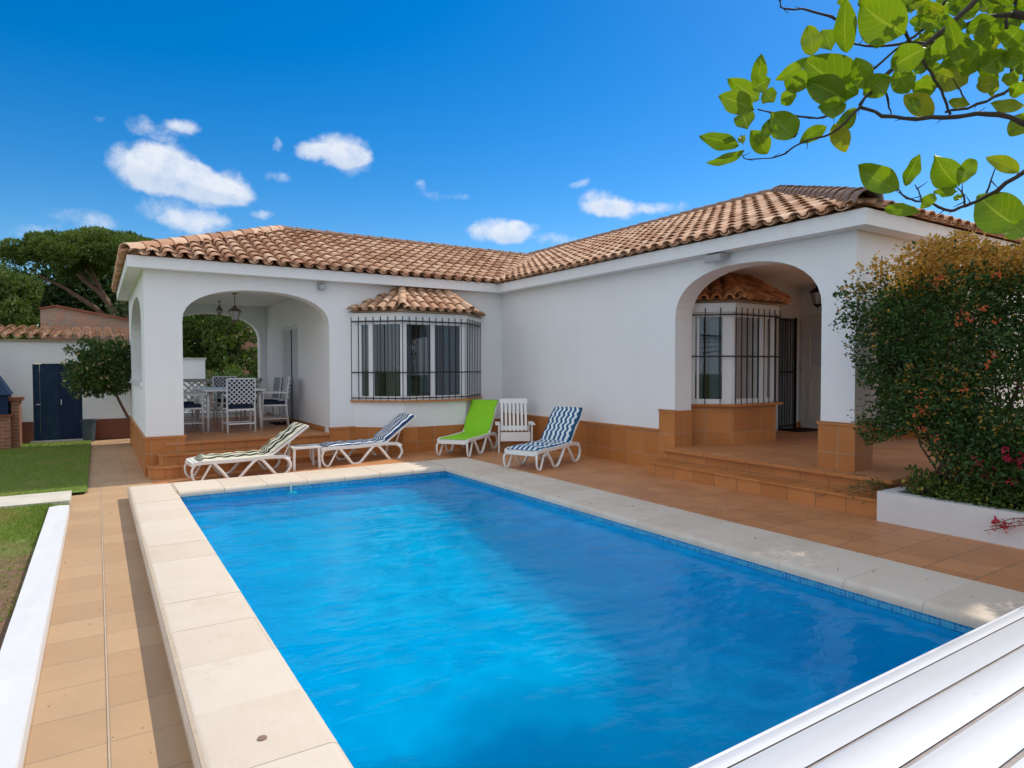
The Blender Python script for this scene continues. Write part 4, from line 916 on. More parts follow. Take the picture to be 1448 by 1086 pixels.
# ------------------------------------------------------------------ dining set
dt = empty('dining_table', (2.05, 13.05, .482), 'long white metal dining table in the arched porch', 'table')
b = B(); box(b, -.5, .5, -.85, .85, .70, .73); beam(b, (-.46, -.8, .68), (-.46, .8, .68), .03, .05); beam(b, (.46, -.8, .68), (.46, .8, .68), .03, .05); obj('table_top', b, 'chairwhite', dt, local=True, bevel=.005)
for sx in (-1, 1):
    for sy in (-1, 1): b = B(); tube(b, [(sx*.44, sy*.76, 0), (sx*.42, sy*.72, .70)], .022, 8); obj('leg', b, 'chairwhite', dt, local=True, smooth=True)
def dchair(loc, rz, label, first=[None]):
    if first[0] is None:
        e = empty('dining_chair', (0, 0, 0), label, 'chair', 'white dining chairs with navy cushions'); first[0] = e     # faces +Y locally
        for sx in (-1, 1):
            b = B(); tube(b, [(sx*.23, .22, 0), (sx*.23, .21, .43), (sx*.23, .20, .64)], .016, 6); obj('leg', b, 'chairwhite', e, local=True, smooth=True)
            b = B(); tube(b, [(sx*.22, -.25, 0), (sx*.22, -.20, .43), (sx*.22, -.26, .92)], .017, 6); obj('leg', b, 'chairwhite', e, local=True, smooth=True)
            b = B(); beam(b, (sx*.23, .24, .65), (sx*.23, -.23, .64), .04, .022); obj('armrest', b, 'chairwhite', e, local=True, bevel=.004)
        b = B()
        for z in (.16, .40): beam(b, (-.23, .21, z), (.23, .21, z), .02, .02); beam(b, (-.22, -.22, z), (.22, -.22, z), .02, .022)
        for sx in (-1, 1): beam(b, (sx*.225, .21, .41), (sx*.225, -.21, .41), .02, .03); beam(b, (sx*.225, .21, .16), (sx*.225, -.22, .16), .016, .018)
        obj('frame', b, 'chairwhite', e, local=True)
        b = B(); box(b, -.215, .215, -.20, .21, .42, .47); obj('seat_cushion', b, 'navycloth', e, local=True, bevel=.015)
        b = B()
        vs = box(b, -.205, .205, -.045, -.0, .50, .92)
        for v in vs: v.co.y += -.205-(v.co.z-.43)*.12
        obj('back_cushion', b, 'lattice', e, local=True, bevel=.01)
        b = B(); beam(b, (-.22, -.265, .925), (.22, -.265, .925), .03, .025); obj('top_rail', b, 'chairwhite', e, local=True)
        r = e
    else:
        e = first[0]; r = e.copy(); col.objects.link(r); r['label'] = label
        for c in list(e.children): d = c.copy(); col.objects.link(d); d.parent = r
    r.location = loc; r.rotation_euler = (0, 0, rz); return r
z_ = .482
dchair((2.06, 11.98, z_), R(0), 'dining chair with its lattice back turned to the pool, at the near table end')
dchair((1.32, 12.55, z_), R(-90), 'dining chair on the left side of the table, partly behind the corner pillar')
dchair((1.32, 13.55, z_), R(-90), 'dining chair farther back on the left side of the table')
dchair((2.82, 12.75, z_), R(80), 'dining chair on the right side of the table, before the porch door')
dchair((2.82, 13.55, z_), R(95), 'second dining chair on the right side, farther from the pool')
dchair((2.25, 14.4, z_), R(180), 'dining chair facing the pool at the far table end')

# ------------------------------------------------------------------ left background
shed = empty('shed', (-.5, 17, 0), 'low white outbuilding with navy double doors and clay tile edge', 'shed')
SY = 17.0
b = B(); panel(b, [(-4.5, -.1), (1.3, -.1), (1.3, 2.16), (-4.5, 2.16)], [[(-1.15, 0), (-.28, 0), (-.28, 1.69), (-1.15, 1.69)]], (0, SY, 0), (1, 0, 0), (0, 0, 1), (0, .2, 0))
box(b, -4.5, -4.3, SY+.2, SY+2.6, -.1, 2.16); box(b, 1.1, 1.3, SY+.2, SY+2.6, -.1, 2.16); obj('wall', b, 'wall', shed)
b = B(); box(b, -4.5, -1.15, SY-.015, SY+.001, -.05, .46); box(b, -.28, 1.3, SY-.015, SY+.001, -.05, .46); obj('plinth', b, 'bbqred', shed)
b = B()
for i in range(4): box(b, -1.14+i*.11, -1.034+i*.11, SY+.03, SY+.06, .02, 1.68)
d1 = obj('door', b, 'navy', shed, bevel=.004); b = B(); beam(b, (-1.1, SY+.01, .82), (-1.02, SY+.01, .82), .015, .015); obj('handle', b, 'chairwhite', d1)
b = B()
for i in range(4): box(b, -.70+i*.105, -.599+i*.105, SY+.05, SY+.08, .03, 1.68)
for z in (.12, .95, 1.58): box(b, -.70, -.285, SY+.035, SY+.05, z, z+.1)
d2 = obj('door', b, 'navyinside', shed, bevel=.004); d2['label'] = 'darker right door leaf'; b = B(); beam(b, (-.66, SY+.02, .80), (-.66, SY+.02, .92), .015, .015); obj('handle', b, 'chairwhite', d2)
b = B(); box(b, -4.6, 1.4, SY-.06, SY+2.7, 2.162, 2.20); cl = []; rf = obj('roof', b, 'mortar', shed)
b = B(); slope(b, cl, (-4.6, SY-.1, 2.20), (1, 0, 0), (0, 1, 0), .12, 6.0, lambda u: 0, lambda u: 2.7, sp=.215, ex=.33); finish(b, cl, 'roof_tiles', rf)
b = B(); revolve(b, [(.10, 0), (.135, .44), (.155, .445), (.155, .48), (.14, .48), (.11, .05)], (-.17, 16.72, 0), 16); tag(obj('bin', b, 'bin', smooth=True, auto=True), 'dark blue grey plastic bin beside the shed doors', 'bin')
# low step before doors
b = B(); box(b, -1.2, -.2, SY-.3, SY-.01, -.03, .05); obj('doorstep', b, 'slab', shed)
bb = empty('barbecue', (-1.9, 16.2, 0), 'brick barbecue with dark navy metal hood at the left edge', 'barbecue')
b = B(); box(b, -2.6, -1.42, 15.7, 16.4, 0, .66); box(b, -1.42, -1.30, 15.9, 16.4, 0, .95); obj('brick_base', b, 'brick', bb)
b = B(); box(b, -1.50, -1.25, 15.86, 16.44, .95, 1.02); box(b, -2.64, -1.38, 15.66, 16.44, .662, .70); obj('shelf', b, 'bbqred', bb)
b = B(); box(b, -2.6, -1.46, 15.78, 16.4, .702, 1.08)
vs0 = [b.verts.new(p) for p in ((-2.62, 15.7, 1.08), (-1.42, 15.7, 1.08), (-1.42, 16.42, 1.08), (-2.62, 16.42, 1.08))]; vs1 = [b.verts.new(p) for p in ((-2.2, 16.0, 1.62), (-1.72, 16.0, 1.62), (-1.72, 16.4, 1.62), (-2.2, 16.4, 1.62))]
for i in range(4): b.faces.new((vs0[i], vs0[(i+1) % 4], vs1[(i+1) % 4], vs1[i]))
b.faces.new(vs0[::-1]); obj('hood', b, 'navyinside', bb)
b = B(); box(b, -2.2, -1.72, 16.0, 16.4, 1.62, 2.05); box(b, -2.26, -1.66, 15.94, 16.44, 2.05, 2.12); obj('chimney', b, 'navyinside', bb)
# old wall behind shed
ow = empty('old_wall', (0, 20.2, 0), 'patched plaster wall end with sloping red tile coping behind the shed', 'wall')
b = B(); panel(b, [(-1.17, 0), (1.7, 0), (1.7, 2.68), (.73, 2.86), (-.83, 3.14), (-1.17, 3.06)], [], (0, 20, 0), (1, 0, 0), (0, 0, 1), (0, .3, 0)); obj('wall', b, 'oldwall', ow)
b = B(); beam(b, (-.85, 20.12, 3.165), (1.7, 20.12, 2.70), .42, .045); beam(b, (-1.19, 20.12, 3.08), (-.85, 20.12, 3.165), .40, .03)
obj('coping', b, 'bbqred', ow)
# wall and pink roof behind the porch
b = B(); box(b, -.5, 2.44, 19, 19.2, 0, 1.82); gw = empty('garden_wall', (1, 19, 0), 'plain white garden wall seen through the dining porch', 'wall'); obj('wall', b, 'wall', gw)
b = B(); box(b, -.5, 2.47, 18.96, 19.24, 1.82, 1.86); obj('coping', b, 'rail', gw)
hb = empty('distant_house', (5.2, 27, 0), 'house with pink tiled gable seen through the porch trees', 'house')
b = B(); panel(b, [(3.6, 0), (6.8, 0), (6.8, 2.2), (5.6, 3.3), (4.6, 2.55), (3.6, 1.8)], [], (0, 27, 0), (1, 0, 0), (0, 0, 1), (0, 3, 0)); obj('wall', b, 'pinkwall', hb)
b = B(); beam(b, (3.4, 28.4, 1.72), (5.6, 28.4, 3.38), 3.4, .1, up=Vector((0, 0, 1))); obj('roof', b, 'pinkwall', hb)

# ------------------------------------------------------------------ trees and plants
def blob_pts(c, r, n, shell=.55):
    out = []
    for _ in range(n):
        d = rv(); f = shell+(1-shell)*random.random()**.5; out.append((Vector(c)+Vector((d.x*r[0]*f, d.y*r[1]*f, d.z*r[2]*f)), d))
    return out
def limbtree(e, base, forks, m, seg=7):
    b = B()
    for pts, r0, r1 in forks:
        n = len(pts); P_ = [Vector(p) for p in pts]; out = []; rr_ = []
        for i in range(n-1):
            for k in range(3):
                f = (i+k/3)/(n-1); q = P_[i].lerp(P_[i+1], k/3)+rv()*r0*.25*(1 if 0 < f < 1 else 0); out.append(q); rr_.append(r0+(r1-r0)*f)
        out.append(P_[-1]); rr_.append(r1); tube(b, out, rr_, seg)
    return obj('trunk', b, m, e, smooth=True)
# umbrella pine
random.seed(21)
pine = empty('umbrella_pine', (1.0, 30, 0), 'large umbrella pine with broad flat crown and leaning bare trunks', 'tree')
cx_, cy_, cz_ = .45, 30.0, 5.55
limbs = []
tips = []
for i in range(11):
    a = random.uniform(0, 2*PI); rr_ = random.uniform(.6, 2.2); tp = Vector((cx_+rr_*math.cos(a), cy_+rr_*math.sin(a)*.9, cz_+.0-rr_*.12)); tips.append(tp)
    f1 = Vector((1.1+random.uniform(-.2, .2), 30+random.uniform(-.2, .2), 2.6)); mid = f1.lerp(tp, .5)+Vector((random.uniform(-.15, .15), 0, random.uniform(-.1, .25)))
    limbs.append(([f1, f1.lerp(mid, .5), mid, tp], .13, .03))
limbs += [([(1.35, 30, -.1), (1.3, 30, 1.4), (1.1, 30, 2.7)], .30, .17), ([(2.2, 30.6, -.1), (2.1, 30.5, 2), (1.6, 30.4, 4.2), (1.3, 30, 5)], .26, .08), ([(1.2, 30, 1.6), (.9, 29.8, 3.0), (.3, 29.8, 4.4), (-.6, 29.9, 5.2)], .2, .06), ([(1.2, 30, 2.4), (.4, 30.2, 3.6), (-.9, 30.2, 4.6), (-1.8, 30.2, 5.1)], .14, .04)]
limbtree(pine, None, limbs, 'pinebark')
items = []
for i in range(140):
    a = random.uniform(0, 2*PI); f = math.sqrt(random.random()); rx_ = 3.3; x = cx_+rx_*f*math.cos(a); y = cy_+2.6*f*math.sin(a)
    top = cz_+1.35*math.sqrt(max(0, 1-f*f*.86)); z = top-.28-(random.random()**1.5)*.75*(1-f*.3)
    r = random.uniform(.28, .52); tone = random.random()
    for p, d in blob_pts((x, y, z), (r, r, r*.72), 560, .62):
        if d.z < -.45 and random.random() < .6: continue
        items.append((p, (d+Vector((0, 0, .5))).normalized()*1.2, random.uniform(.6, 1.1), (min(1, tone*.7+random.random()*.3), 0, 0)))
leaves('crown', items, 'lf_pine', pine, .15, asp=.42)
def bushy(name, c, ext, label, cat, m, nb, per, sz, br, ls, trunk=True, group=None, asp=.5, gcol=0.0, seed=1, tbase=None, flat=.8, bark='bark', tw=1.0):
    random.seed(seed); c = Vector(c); base = tbase or (c.x, c.y, 0)
    e = empty(name, base, label, cat, group); forks = [([base, Vector(base).lerp(c, .5), c], .10*max(1, ext[2]/1.5), .05)]; items = []; cs = []
    for i in range(nb):
        d = rv(); f = random.random()**.4; q = c+Vector((d.x*ext[0]*f, d.y*ext[1]*f, d.z*ext[2]*f)); cs.append(q)
        if i % 3 == 0: forks.append(([Vector(base).lerp(c, .6), c.lerp(q, .4), q], .05, .012))
        r = random.uniform(*br); tone = random.random()
        for p, dd_ in blob_pts(q, (r, r, r*flat), per, .5): items.append((p, dd_*.8, random.uniform(.6, 1.2), (min(1, tone*.55+random.random()*.45), 1.0 if random.random() < gcol*(1 if dd_.z > 0 else .2) else 0, 0)))
    if trunk: limbtree(e, None, [(p_, a_*tw, c_*tw) for p_, a_, c_ in forks], bark, 6)
    leaves('crown', items, m, e, ls, asp=asp); return e
bushy('pine_tree', (-3.3, 27, 3.4), (2.1, 1.5, 1.5), 'darker round pine at the left edge beside the umbrella pine', 'tree', 'lf_pine', 80, 420, 1, (.35, .6), .16, asp=.42, seed=5, bark='pinebark')
bushy('dark_tree', (-.2, 36, 4.2), (3.6, 1.2, 2.2), 'dark dense tree filling the gap below the umbrella pine', 'tree', 'lf_dark', 80, 330, 1, (.6, 1.0), .28, seed=6)
bushy('dark_tree', (-6.5, 36, 4.0), (3.6, 1.5, 1.8), 'dark tree far behind the left pine', 'tree', 'lf_dark', 70, 300, 1, (.6, 1.1), .30, seed=16)
bushy('orange_tree', (3.4, 23.5, 2.5), (1.7, 1.0, 1.45), 'sunlit leafy tree seen through the middle of the porch arches', 'tree', 'lf_mid', 46, 230, 1, (.3, .5), .15, seed=8)
bushy('leafy_tree', (1.9, 25.0, 2.7), (1.5, 1.0, 1.6), 'taller darker tree left of the sunlit tree beyond the porch', 'tree', 'lf_dark', 40, 200, 1, (.35, .6), .16, seed=9)
bushy('leafy_tree', (6.0, 31.0, 3.1), (2.6, 1.2, 2.0), 'dark tree behind the pink gabled house', 'tree', 'lf_dark', 50, 180, 1, (.5, .8), .22, seed=10)
bushy('shrub', (4.6, 22.5, 1.25), (1.1, .6, .75), 'low yellow green shrub beyond the porch on the right', 'shrub', 'lf_mid', 22, 200, 1, (.22, .36), .11, seed=12)
bushy('shrub', (3.2, 21.5, .95), (1.0, .5, .45), 'low dark shrub beyond the porch railing', 'shrub', 'lf_bush', 22, 180, 1, (.2, .32), .10, seed=13)
bushy('small_tree', (.08, 15.6, 1.62), (.66, .4, .60), 'small pale flowered tree leaning over the shed wall', 'tree', 'lf_bush', 130, 85, 1, (.06, .20), .075, seed=14, tw=.4, tbase=(.78, 16.6, 0), gcol=.12, asp=.55)
for i, (x, y, h) in enumerate(((-13, 44, 4), (9, 40, 4), (15, 42, 4.4), (22, 38, 4.2), (30, 36, 4.4), (-20, 36, 4))):
    bushy('far_tree', (x, y, h*.6), (3.4, 1.6, h*.42), ['rounded tree far beyond the left garden edge', 'rounded tree hidden behind the right wing', 'broad tree far behind the house ridge', 'tree far off to the right behind the roof', 'tree farthest to the right beyond the garden', 'tree at the far left beyond the lawn'][i], 'tree', 'lf_dark', 26, 110, 1, (.8, 1.3), .34, seed=30+i)
# tall tree right of the frame whose shade falls on the terrace and the pool
random.seed(50)
tt = empty('shade_tree', (11.2, 1.6, .1), 'tall airy tree on the right whose shade reaches the pool', 'tree')
items = []; fk = [([(11.2, 1.6, 0), (11, 1.9, 3), (10.2, 2.3, 6.6)], .18, .08)]
for i in range(66):
    q = Vector((9.0+random.uniform(-1.0, 1.05), 3.35+random.uniform(-.7, .75), 7.3+random.uniform(-.3, .7)))
    if i % 3 == 0: fk.append(([(10.2, 2.3, 6.6), Vector((10.2, 2.3, 6.6)).lerp(q, .5), q], .05, .015))
    for p, d in blob_pts(q, (.40, .40, .3), 150, .3): items.append((p, d*.5, 1, (random.random(), 0, 0)))
limbtree(tt, None, fk, 'bark'); leaves('crown', items, 'lf_mid', tt, .14)

# planter, hedge
pl_ = empty('planter', (6.2, 3.2, .14), 'low white rendered planter wall beneath the flowering hedge', 'planter')
b = B(); box(b, 6.18, 6.30, -1.5, 3.25, .1, .42); box(b, 6.30, 7.7, 3.13, 3.25, .1, .42) if False else box(b, 6.30, 6.62, 3.14, 3.25, .1, .42)
obj('wall', b, 'kerbw', pl_, bevel=.012)
b = B(); box(b, 6.30, 7.5, -1.5, 3.14, .05, .385); obj('soil', b, 'soil', pl_)
random.seed(60)
hd = empty('hedge', (6.7, 3.0, .38), 'tall trimmed hedge with orange flowers and golden top growing in the planter', 'hedge')
b = B()
for i in range(34):
    y0 = random.uniform(2.6, 3.05) if i < 20 else random.uniform(.2, 2.6); x0 = random.uniform(6.45, 6.9)
    p0 = Vector((x0, y0, .36)); p3 = Vector((random.uniform(6.35, 7.3), y0+random.uniform(-.5, .75), random.uniform(1.2, 2.3))); m1 = p0.lerp(p3, .35)+Vector((random.uniform(-.1, .1), random.uniform(-.15, .1), 0)); m2 = p0.lerp(p3, .7)+Vector((0, random.uniform(-.1, .1), 0))
    tube(b, [p0, m1, m2, p3], [.011, .009, .007, .004] if i % 4 else [.018, .014, .010, .005], 5)
obj('stems', b, 'bark', hd, smooth=True)
items = []
def hed_in(p):
    "soft box with bumpy faces"
    x, y, z = p
    n = noise.noise(Vector((x*1.7, y*1.7, z*1.7)))*.22+noise.noise(Vector((x*5, y*5, z*5)))*.10
    top = 2.62+.03*math.sin(y*3)-.10*max(0, y-2.9)/.7
    low = .95+.55*max(0, min(1, (1.9-abs(y-2.7))/1.9)) if y > 2.0 else .80
    low = .92-.35*max(0, min(1, (3.1-y)/.8)) if y > 2.3 else .55
    yl = 3.55-.20*max(0, (1.4-z))-.12*abs(z-1.75)
    d = min(x-6.28, 7.95-x, yl-y, y+1.2, top-z, z-low)
    return d+n
cnt = 0
while cnt < 92000:
    p = Vector((random.uniform(6.1, 7.75), random.uniform(.2, 3.95), random.uniform(.6, 2.85))); 
    if p.x > 7.3 and random.random() < .6: continue
    if p.y < 1.2 and random.random() < .45: continue
    d = hed_in(p)
    if d < 0 or (d > .32 and random.random() < .75): continue
    # openings where the wall beyond shows through
    q = (p.y-2.15)/.34, (p.z-1.34)/.13
    if q[0]**2+q[1]**2 < 1 and random.random() < .93: continue
    if noise.noise(Vector((p.x*.4, p.y*4, p.z*4)))> .42: continue
    topn = max(0, (p.z-2.26-.1*noise.noise(p*3))/.22); out_ = Vector((-1, 0, .3)) if p.x < 6.7 else Vector((0, 0, 1))
    gold = 1.0 if random.random() < min(.92, topn*.95+(.015)) else 0.0
    if gold == 0 and noise.noise(p*2.3) > .3 and random.random() < .15 and p.z < 2.4: gold = .8
    items.append((p, out_*.6, random.uniform(.55, 1.2), (random.random(), gold*random.uniform(.6, 1), 0))); cnt += 1
for i in range(260):     # stray sprigs that poke out at the left end and top
    if i < 130: s0 = Vector((random.uniform(6.3, 7.2), 3.47, random.uniform(1.0, 2.5))); dr = Vector((random.uniform(-.3, .1), 1, random.uniform(-.4, .5))).normalized(); g_ = .0
    else: s0 = Vector((random.uniform(6.3, 7.6), random.uniform(.8, 3.5), 2.60)); dr = Vector((random.uniform(-.3, .3), random.uniform(-.3, .3), 1)).normalized(); g_ = 1.0
    ln = random.uniform(.05, .2)
    for k in range(6): items.append((s0+dr*ln*k/5+rv()*.012, dr*.6, random.uniform(.5, .9), (random.random(), g_, 0)))
leaves('foliage', items, 'lf_hedge', hd, .048, asp=.56)
def clusters(cs, m, per, sz, r, name='flower_cluster', parent=None):
    for c in cs:
        it = []
        for _ in range(per): it.append((Vector(c)+rv()*r*random.random(), rv(), random.uniform(.6, 1.2), (random.random(), 0, 0)))
        leaves(name, it, m, parent, sz, asp=.6)
cs = [(6.17, 2.56, 2.05), (6.17, 2.50, 1.99), (6.17, 2.60, 1.97), (6.17, 2.40, 2.07), (6.17, 2.31, 1.96), (6.17, 2.32, 1.68), (6.18, 2.36, 1.62), (6.15, 2.86, 1.22), (6.15, 2.82, 1.20), (6.15, 2.90, 1.17), (6.15, 2.84, 1.03), (6.16, 2.88, 1.33), (6.16, 2.52, 1.40), (6.18, 2.74, 2.35), (6.2, 1.9, 2.3), (6.2, 1.55, 2.05), (6.2, 2.78, 2.33), (6.2, 2.3, 2.35), (6.15, 2.72, .98)]
clusters(cs, 'lf_red', 9, .034, .04, parent=hd)
# low planter plants
random.seed(70)
pp = empty('planter_shrub', (6.6, 2.0, .38), 'low green shrub with magenta blooms filling the planter base', 'shrub'); items = []
for i in range(13500):
    y = random.uniform(-.3, 3.08); x = random.uniform(6.22, 7.3); h = .24+.18*noise.noise(Vector((x*2, y*2, 0)))+(.16 if y < 2.1 else 0); z = .38+random.random()*max(.05, h)
    items.append((Vector((x, y, z)), Vector((0, 0, .8)), random.uniform(.6, 1.2), (random.random(), 1 if random.random() < .12 else 0, 0)))
leaves('foliage', items, 'lf_low', pp, .05)
clusters([(6.18+random.random()*.12, random.uniform(1.75, 2.45), random.uniform(.62, .92)) for _ in range(15)]+[(6.14, 2.28, .33), (6.13, 2.22, .30)], 'lf_pink', 16, .04, .045, parent=pp)
b = B(); items = []
for k in range(3):
    s0 = Vector((6.2, 2.05-.1*k, .40)); s1 = Vector((6.10, 2.26+.04*k, .33-.04*k)); tube(b, [s0, (s0+s1)/2+Vector((-.03, 0, .02)), s1], .004, 4)
    for _ in range(16): items.append((s0.lerp(s1, random.random())+rv()*.02, Vector((-.5, 0, 0)), .8, (random.random(), 0, 0)))
obj('stems', b, 'bark', pp); leaves('foliage', items, 'lf_pink', pp, .035)
items = []; sw = empty('ground_creeper', (6.3, 3.45, .15), 'straggly creeper spilling over the steps beside the planter end', 'plant'); b = B()
for k in range(9):
    s0 = Vector((6.45+random.random()*.3, 3.3, .36)); s1 = Vector((6.02+random.random()*.6, 3.45+random.random()*.55, .17+random.random()*.3)); mdl = (s0+s1)/2+Vector((0, 0, .08)); tube(b, [s0, mdl, s1], .004, 4)
    for _ in range(44):
        f = random.random(); items.append(((s0.lerp(mdl, f*2) if f < .5 else mdl.lerp(s1, f*2-1))+rv()*.03, Vector((0, 0, .5)), random.uniform(.5, 1), (random.random(), .5 if random.random() < .3 else 0, 0)))
obj('stems', b, 'bark', sw); leaves('foliage', items, 'lf_low', sw, .038, asp=.4)

# ------------------------------------------------------------------ lemon tree branch over the camera's right
random.seed(80)
lt = empty('lemon_tree', (4.3, -.6, 0), 'broad leaved lemon tree branch overhanging the top right', 'tree')
def zp(x, y): return 960+x/2.967, y/2.967
def P3(x, y, d): return at(*zp(x, y), d)
BR = [([(1448, 515), (1300, 480), (1110, 495), (900, 495), (760, 450)], 1.75, 1.6, .008, .004), ([(765, 440), (740, 470), (640, 560), (510, 600), (420, 655), (290, 670), (265, 650)], 1.6, 1.45, .0036, .0012),
      ([(1300, -60), (1190, 50), (1040, 180), (880, 310), (760, 440)], 1.9, 1.6, .009, .004), ([(1150, -40), (1040, 110), (940, 185), (800, 300)], 2.0, 1.8, .006, .003), ([(660, 80), (540, 40), (440, 35), (420, 0)], 1.7, 1.65, .004, .0015),
      ([(1500, 300), (1400, 370), (1250, 440), (1120, 470)], 1.95, 1.75, .006, .003), ([(900, 60), (960, 150), (1040, 280), (1100, 380), (1140, 480)], 1.7, 1.72, .005, .003),
      ([(1500, 700), (1448, 720), (1300, 820), (1200, 865), (1140, 880), (1040, 850), (960, 830), (915, 795)], 1.35, 1.3, .005, .0016), ([(1200, 865), (1195, 820), (1170, 790)], 1.3, 1.28, .0022, .0012), ([(1020, 845), (1005, 800), (990, 775)], 1.3, 1.3, .0018, .001),
      ([(870, 390), (880, 440), (890, 480)], 1.66, 1.66, .003, .0015), ([(330, 460), (440, 480), (580, 495), (660, 470)], 1.5, 1.6, .002, .003), ([(1350, -20), (1380, 150), (1400, 300), (1390, 380)], 2.1, 1.9, .006, .004),
      ([(700, 180), (820, 195), (960, 180), (1100, 170), (1250, 80), (1400, 60)], 1.8, 1.9, .003, .006), ([(1210, 440), (1180, 380), (1150, 330)], 1.8, 1.75, .003, .001), ([(480, 575), (500, 560)], 1.5, 1.5, .002, .001), ([(1290, 810), (1330, 700)], 1.3, 1.32, .002, .001)]
b = B()
for pts, d0, d1, r0, r1 in BR:
    n = len(pts); P_ = [P3(x, y, d0+(d1-d0)*i/(n-1)) for i, (x, y) in enumerate(pts)]; out = []; rr_ = []
    for i in range(n-1):
        for k in range(4):
            f = (i+k/4)/(n-1); t = k/4; p0, p1, p2, p3 = P_[max(i-1, 0)], P_[i], P_[i+1], P_[min(i+2, n-1)]
            out.append(.5*((2*p1)+(-p0+p2)*t+(2*p0-5*p1+4*p2-p3)*t*t+(-p0+3*p1-3*p2+p3)*t**3)+rv()*r0*.35); rr_.append((r0+(r1-r0)*f)*.75*random.uniform(.85, 1.2))
    out.append(P_[-1]); rr_.append(r1); tube(b, out, rr_, 6)
    for j in range(2, len(out)-1, 3): d = rv(); tube(b, [out[j], out[j]+d*.018], [.0012, .0004], 4)
hub = Vector((4.3, -.6, 1.9)); tube(b, [(4.3, -.6, 0), (4.25, -.55, 1.0), hub], [.09, .075, .06], 10)
for x, y, d in ((1448, 515, 1.75), (1300, -60, 1.9), (1150, -40, 2.0), (1500, 300, 1.95), (1500, 700, 1.35), (1350, -20, 2.1), (1400, 60, 1.9)):
    q = P3(x, y, d); tube(b, [hub, hub.lerp(q, .5)+Vector((0, 0, .15)), q], [.03, .018, .008], 7)
obj('trunk', b, 'twig', lt, smooth=True)
LV = [(250, 605, 85, 568, 75), (275, 630, 115, 683, 45), (370, 645, 300, 545, 80), (360, 590, 380, 500, 45), (290, 545, 262, 465, 84), (490, 575, 385, 475, 120), (620, 530, 505, 600, 60), (650, 520, 700, 640, 75, 1), (320, 460, 170, 400, 95), (340, 420, 210, 330, 85), (325, 370, 347, 225, 62), (400, 430, 355, 380, 70), (440, 440, 480, 350, 60), (310, 375, 385, 330, 70),
      (560, 235, 540, 110, 84), (540, 240, 405, 335, 48), (530, 370, 440, 310, 90), (750, 395, 520, 245, 185), (700, 420, 530, 340, 110), (700, 220, 700, -10, 84), (640, 215, 600, 130, 70), (950, 140, 765, 15, 165), (780, 370, 740, 240, 85), (770, 400, 885, 320, 95), (580, 450, 690, 430, 90), (740, 450, 650, 565, 60), (1070, 480, 945, 400, 80, 1), (1075, 370, 975, 355, 80),
      (1210, 350, 1085, 305, 110), (1190, 320, 1308, 135, 92), (1080, 250, 1125, 140, 72), (900, 280, 1040, 200, 105), (960, 390, 905, 290, 85), (1210, 125, 1330, 80, 70), (1150, 175, 1240, 185, 55), (1100, 265, 1180, 265, 42), (1265, 300, 1370, 215, 92), (1250, 360, 1345, 350, 60), (1130, 430, 1220, 440, 38), (1448, 445, 1305, 435, 48), (1390, 500, 1470, 550, 90),
      (920, 798, 750, 697, 108), (945, 775, 1007, 645, 55), (1165, 775, 1068, 645, 105), (1172, 775, 1236, 668, 62), (1172, 802, 1072, 803, 36), (1012, 888, 865, 878, 50), (1012, 875, 1075, 812, 45), (1425, 722, 1288, 660, 55), (1445, 965, 1256, 822, 150), (1400, 940, 1470, 1000, 90), (270, 610, 262, 570, 30), (1150, 835, 1190, 820, 22), (1210, 300, 1130, 60, 60), (1000, 480, 980, 420, 50), (850, 130, 830, 200, 60), (1330, 330, 1260, 250, 60), (1380, 360, 1410, 290, 50), (1360, 230, 1448, 250, 70), (1430, 120, 1360, 190, 80), (1448, 340, 1400, 400, 60)]
for _ in range(190):
    x = random.uniform(900, 1470); y = random.uniform(-40, 330) if x > 1000 else random.uniform(-40, 60)
    a = random.uniform(0, 2*PI); l = random.uniform(45, 100); LV.append((x, y, x+l*math.cos(a), y+l*math.sin(a), l*random.uniform(.45, .62), -1))
for _ in range(14):
    x = random.uniform(500, 1000); y = random.uniform(-60, 0); a = random.uniform(0, 2*PI); l = random.uniform(70, 110); LV.append((x, y, x+l*math.cos(a), y+l*math.sin(a)*.5, l*.5, -1))
V = []; F = []; C = []; UVL = []
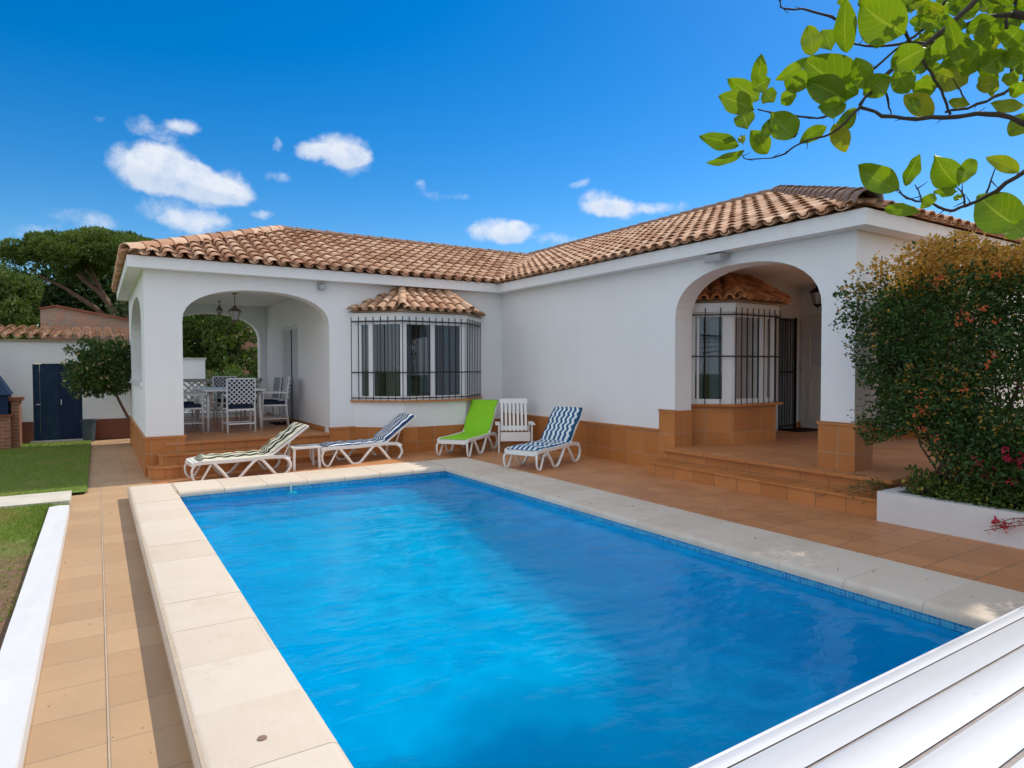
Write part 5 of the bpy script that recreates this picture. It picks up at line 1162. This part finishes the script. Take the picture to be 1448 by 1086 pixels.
for i, lf in enumerate(LV):
    x0, y0, x1, y1, wd = lf[:5]; fl = lf[5] if len(lf) > 5 else 0
    d = (1.3 if y0 > 600 and x0 > 700 else 1.5+.15*(x0 > 600)+.1*(x0 > 1000)) + random.uniform(-.05, .05) + (random.uniform(.1, .7) if fl == -1 else 0)
    a = P3(x0, y0, d); tip = P3(x1, y1, d+random.uniform(-.035, .035)); ax = tip-a; ln = ax.length; ax.normalize(); view = (a-EYE).normalized()
    sd_ = ax.cross(view).normalized(); sd_ = (sd_+view*random.uniform(-.35, .35)).normalized(); nn_ = ax.cross(sd_).normalized()
    w3 = wd/2.967/914*d*.9; tone = random.random(); tone = tone*.6 if fl == -1 else .15+tone*.85; yel = .9 if fl == 1 else (random.random()*.6 if random.random() < .3 else 0)
    bend = random.uniform(-.10, .14)*ln; cup = random.uniform(.05, .25)*w3; n = 11; base_i = len(V); ph = random.uniform(0, 6)
    for k in range(n+1):
        t = k/n; hw = w3*.5*(math.sin(PI*t**.93)**.78 if 0 < t < 1 else 0)*(1.0-.12*t)+.0006
        c = a+ax*ln*t+nn_*(bend*4*t*(1-t))+sd_*(.03*ln*math.sin(PI*t))*(1 if i % 2 else -1)
        for j in (-2, -1, 0, 1, 2):
            q = j/2; V.append(c+sd_*hw*q+nn_*(cup*q*q+.004*math.sin(t*12+ph)*abs(q))); UVL.append((t, q*.5))
    for k in range(n):
        for j in range(4):
            f0 = base_i+k*5+j; F.append((f0, f0+1, f0+6, f0+5)); C.append((tone, yel, 0))
me = bpy.data.meshes.new('leaves'); me.from_pydata(V, [], F); rcolor(me, C); ul = me.uv_layers.new(name='UVMap')
for lp in me.loops: ul.data[lp.index].uv = UVL[lp.vertex_index]
for p in me.polygons: p.use_smooth = True
me.materials.append(M['lemonleaf']); o = bpy.data.objects.new('leaves', me); col.objects.link(o); o.parent = lt; o.matrix_parent_inverse = lt.matrix_basis.inverted()

scene.cycles.max_bounces = 10; scene.cycles.transparent_max_bounces = 16
bpy.context.view_layer.update()
print('objects', len(bpy.data.objects), 'faces', sum(len(m.polygons) for m in bpy.data.meshes))
